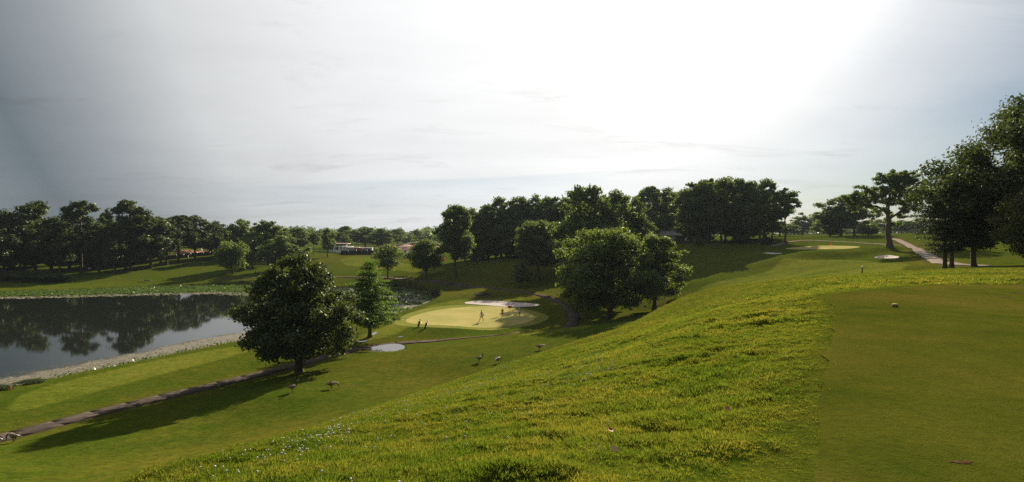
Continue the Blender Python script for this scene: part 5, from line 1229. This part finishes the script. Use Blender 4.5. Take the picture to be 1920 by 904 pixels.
def pads(name, pts, zlo, zhi, r0, r1, tilt, mat, label, seed):
    rg = np.random.default_rng(seed); n = len(pts); a = np.linspace(0, 2 * np.pi, 9)[:-1]; rad = rg.uniform(r0, r1, n); az = rg.uniform(0, 6.28, n); tl = np.minimum(np.abs(rg.normal(0, tilt, n)), .95); ta = rg.uniform(0, 6.28, n)
    cx = np.cos(a[None] + az[:, None]) * rad[:, None]; cy = np.sin(a[None] + az[:, None]) * rad[:, None]; cx[:, 0] *= .25; cy[:, 0] *= .25
    cz = (cx * np.cos(ta)[:, None] + cy * np.sin(ta)[:, None]) * np.tan(tl)[:, None]; z0 = rg.uniform(zlo, zhi, n)[:, None]
    V = np.stack([pts[:, :1] + cx, pts[:, 1:] + cy, ZW + z0 + cz], -1).reshape(-1, 3); Fc = np.arange(n * 8).reshape(n, 8)
    tag(link(name, npmesh(name, V, Fc, mat, False, {'tint': ('FACE', rg.random(n))})), label, 'lily pads', kind='stuff')
far_bank = np.array([zw(u, v, ZW) for u, v in ((480, 534), (300, 538), (130, 544), (0, 548), (-150, 552))])
rg = np.random.default_rng(21)
def in_pond(q, m=.1): return q[sdist(POND, q[:, 0], q[:, 1]) > m]
def near_line(line, n, w0, w1, rg, hi=1.6):
    s = resample(line, .5); i = rg.integers(0, len(s), n); d = rg.uniform(0, 1, n) ** hi
    return s[i], d
s, d = near_line(resample(np.vstack([zw(560, 537, ZW), far_bank]), 1), 15000, 0, 1, rg, 1.1); wid = 20 - 8 * sstep(-90, -150, s[:, 0]) - 8 * sstep(-100, -160, s[:, 0]); q = s + np.c_[rg.normal(0, 1.5, len(s)), -d * wid]
pads('lily_pads', in_pond(q),   .04, .26, .16, .34, .28, M_PAD, 'raised green lily pads along the far bank of the pond', 1)
q = s[:2600] + np.c_[rg.normal(0, 3, 2600), -(wid[:2600] + rg.uniform(-2, 5, 2600))]; pads('lily_pads', in_pond(q), .008, .03, .12, .3, .03, M_PAD2, 'flat pale pads at the outer edge of the far lily bed', 2)
x = rg.uniform(-36, -15, 9000); y = rg.uniform(88, 162, 9000); q = in_pond(np.c_[x, y]); dd = s_mid(q[:, 0], q[:, 1]); q1 = q[dd > -.1]; pads('lily_pads', q1[:3000], .05, .4, .15, .34, .4, M_PAD, 'green lily pads in the narrow arm of the pond', 3)
q2 = q[dd < .5]; pads('lily_pads', q2[:3200], .008, .03, .12, .32, .04, M_PAD2, 'pale flat pads in the narrow arm of the pond', 4)
s, d = near_line(near_shore[:9], 6000, 0, 1, rg, 2.2); q = s + np.c_[-d * 3 - .2, d * 9 + .1]; pads('lily_pads', in_pond(q, .05), .006, .02, .04, .12, .05, m_pad('bank_weed', (.06, .07, .025), (.2, .17, .10), .6), 'weed and small pads along the near shore of the pond', 5)
s, d = near_line(near_shore[:9], 900, 0, 1, rg, 3.0); q = s + np.c_[-d * 1 + .05, d * 2 - .15]; pads('bank_weeds', q[(sdist(POND, q[:, 0], q[:, 1]) > -.4)],   .02, .25, .07, .14, .6, M_PAD, 'leafy weeds at the near water edge', 6)

s, d = near_line(near_shore[7:], 5200, 0, 1, rg, 1.6); q = s + np.c_[-d * 3.2 + .4, d * 5.5 - .3]; pads('lily_pads', in_pond(q, .05), .006, .03, .08, .24, .05, M_PAD2, 'pale pads standing in for bright sky reflected along the near edge of the pond arm', 7)  # dense pale pads added in place of bright reflected sky on the water

# ------------------------------------------------------------------ air
def haze():
    b = bmesh.new(); lo, hi = (-1200, -60, -30), (1200, 1100, 42); c = [(lo[i] + hi[i]) / 2 for i in range(3)]; box(b, c, [hi[i] - lo[i] for i in range(3)])
    m = bpy.data.materials.new('haze_air'); m.use_nodes = True; nt = m.node_tree; nt.nodes.clear(); out = nt.nodes.new('ShaderNodeOutputMaterial'); v = nt.nodes.new('ShaderNodeVolumePrincipled')
    v.inputs['Color'].default_value = (.13, .155, .17, 1); v.inputs['Density'].default_value = HAZE; v.inputs['Anisotropy'].default_value = .3
    nt.links.new(v.outputs[0], out.inputs['Volume']); m.cycles.homogeneous_volume = True if hasattr(m.cycles, 'homogeneous_volume') else None
    tag(link('haze', bm_mesh('haze', b, m)), 'pale summer haze in the air', 'haze', kind='stuff')
HAZE = .00024
haze()
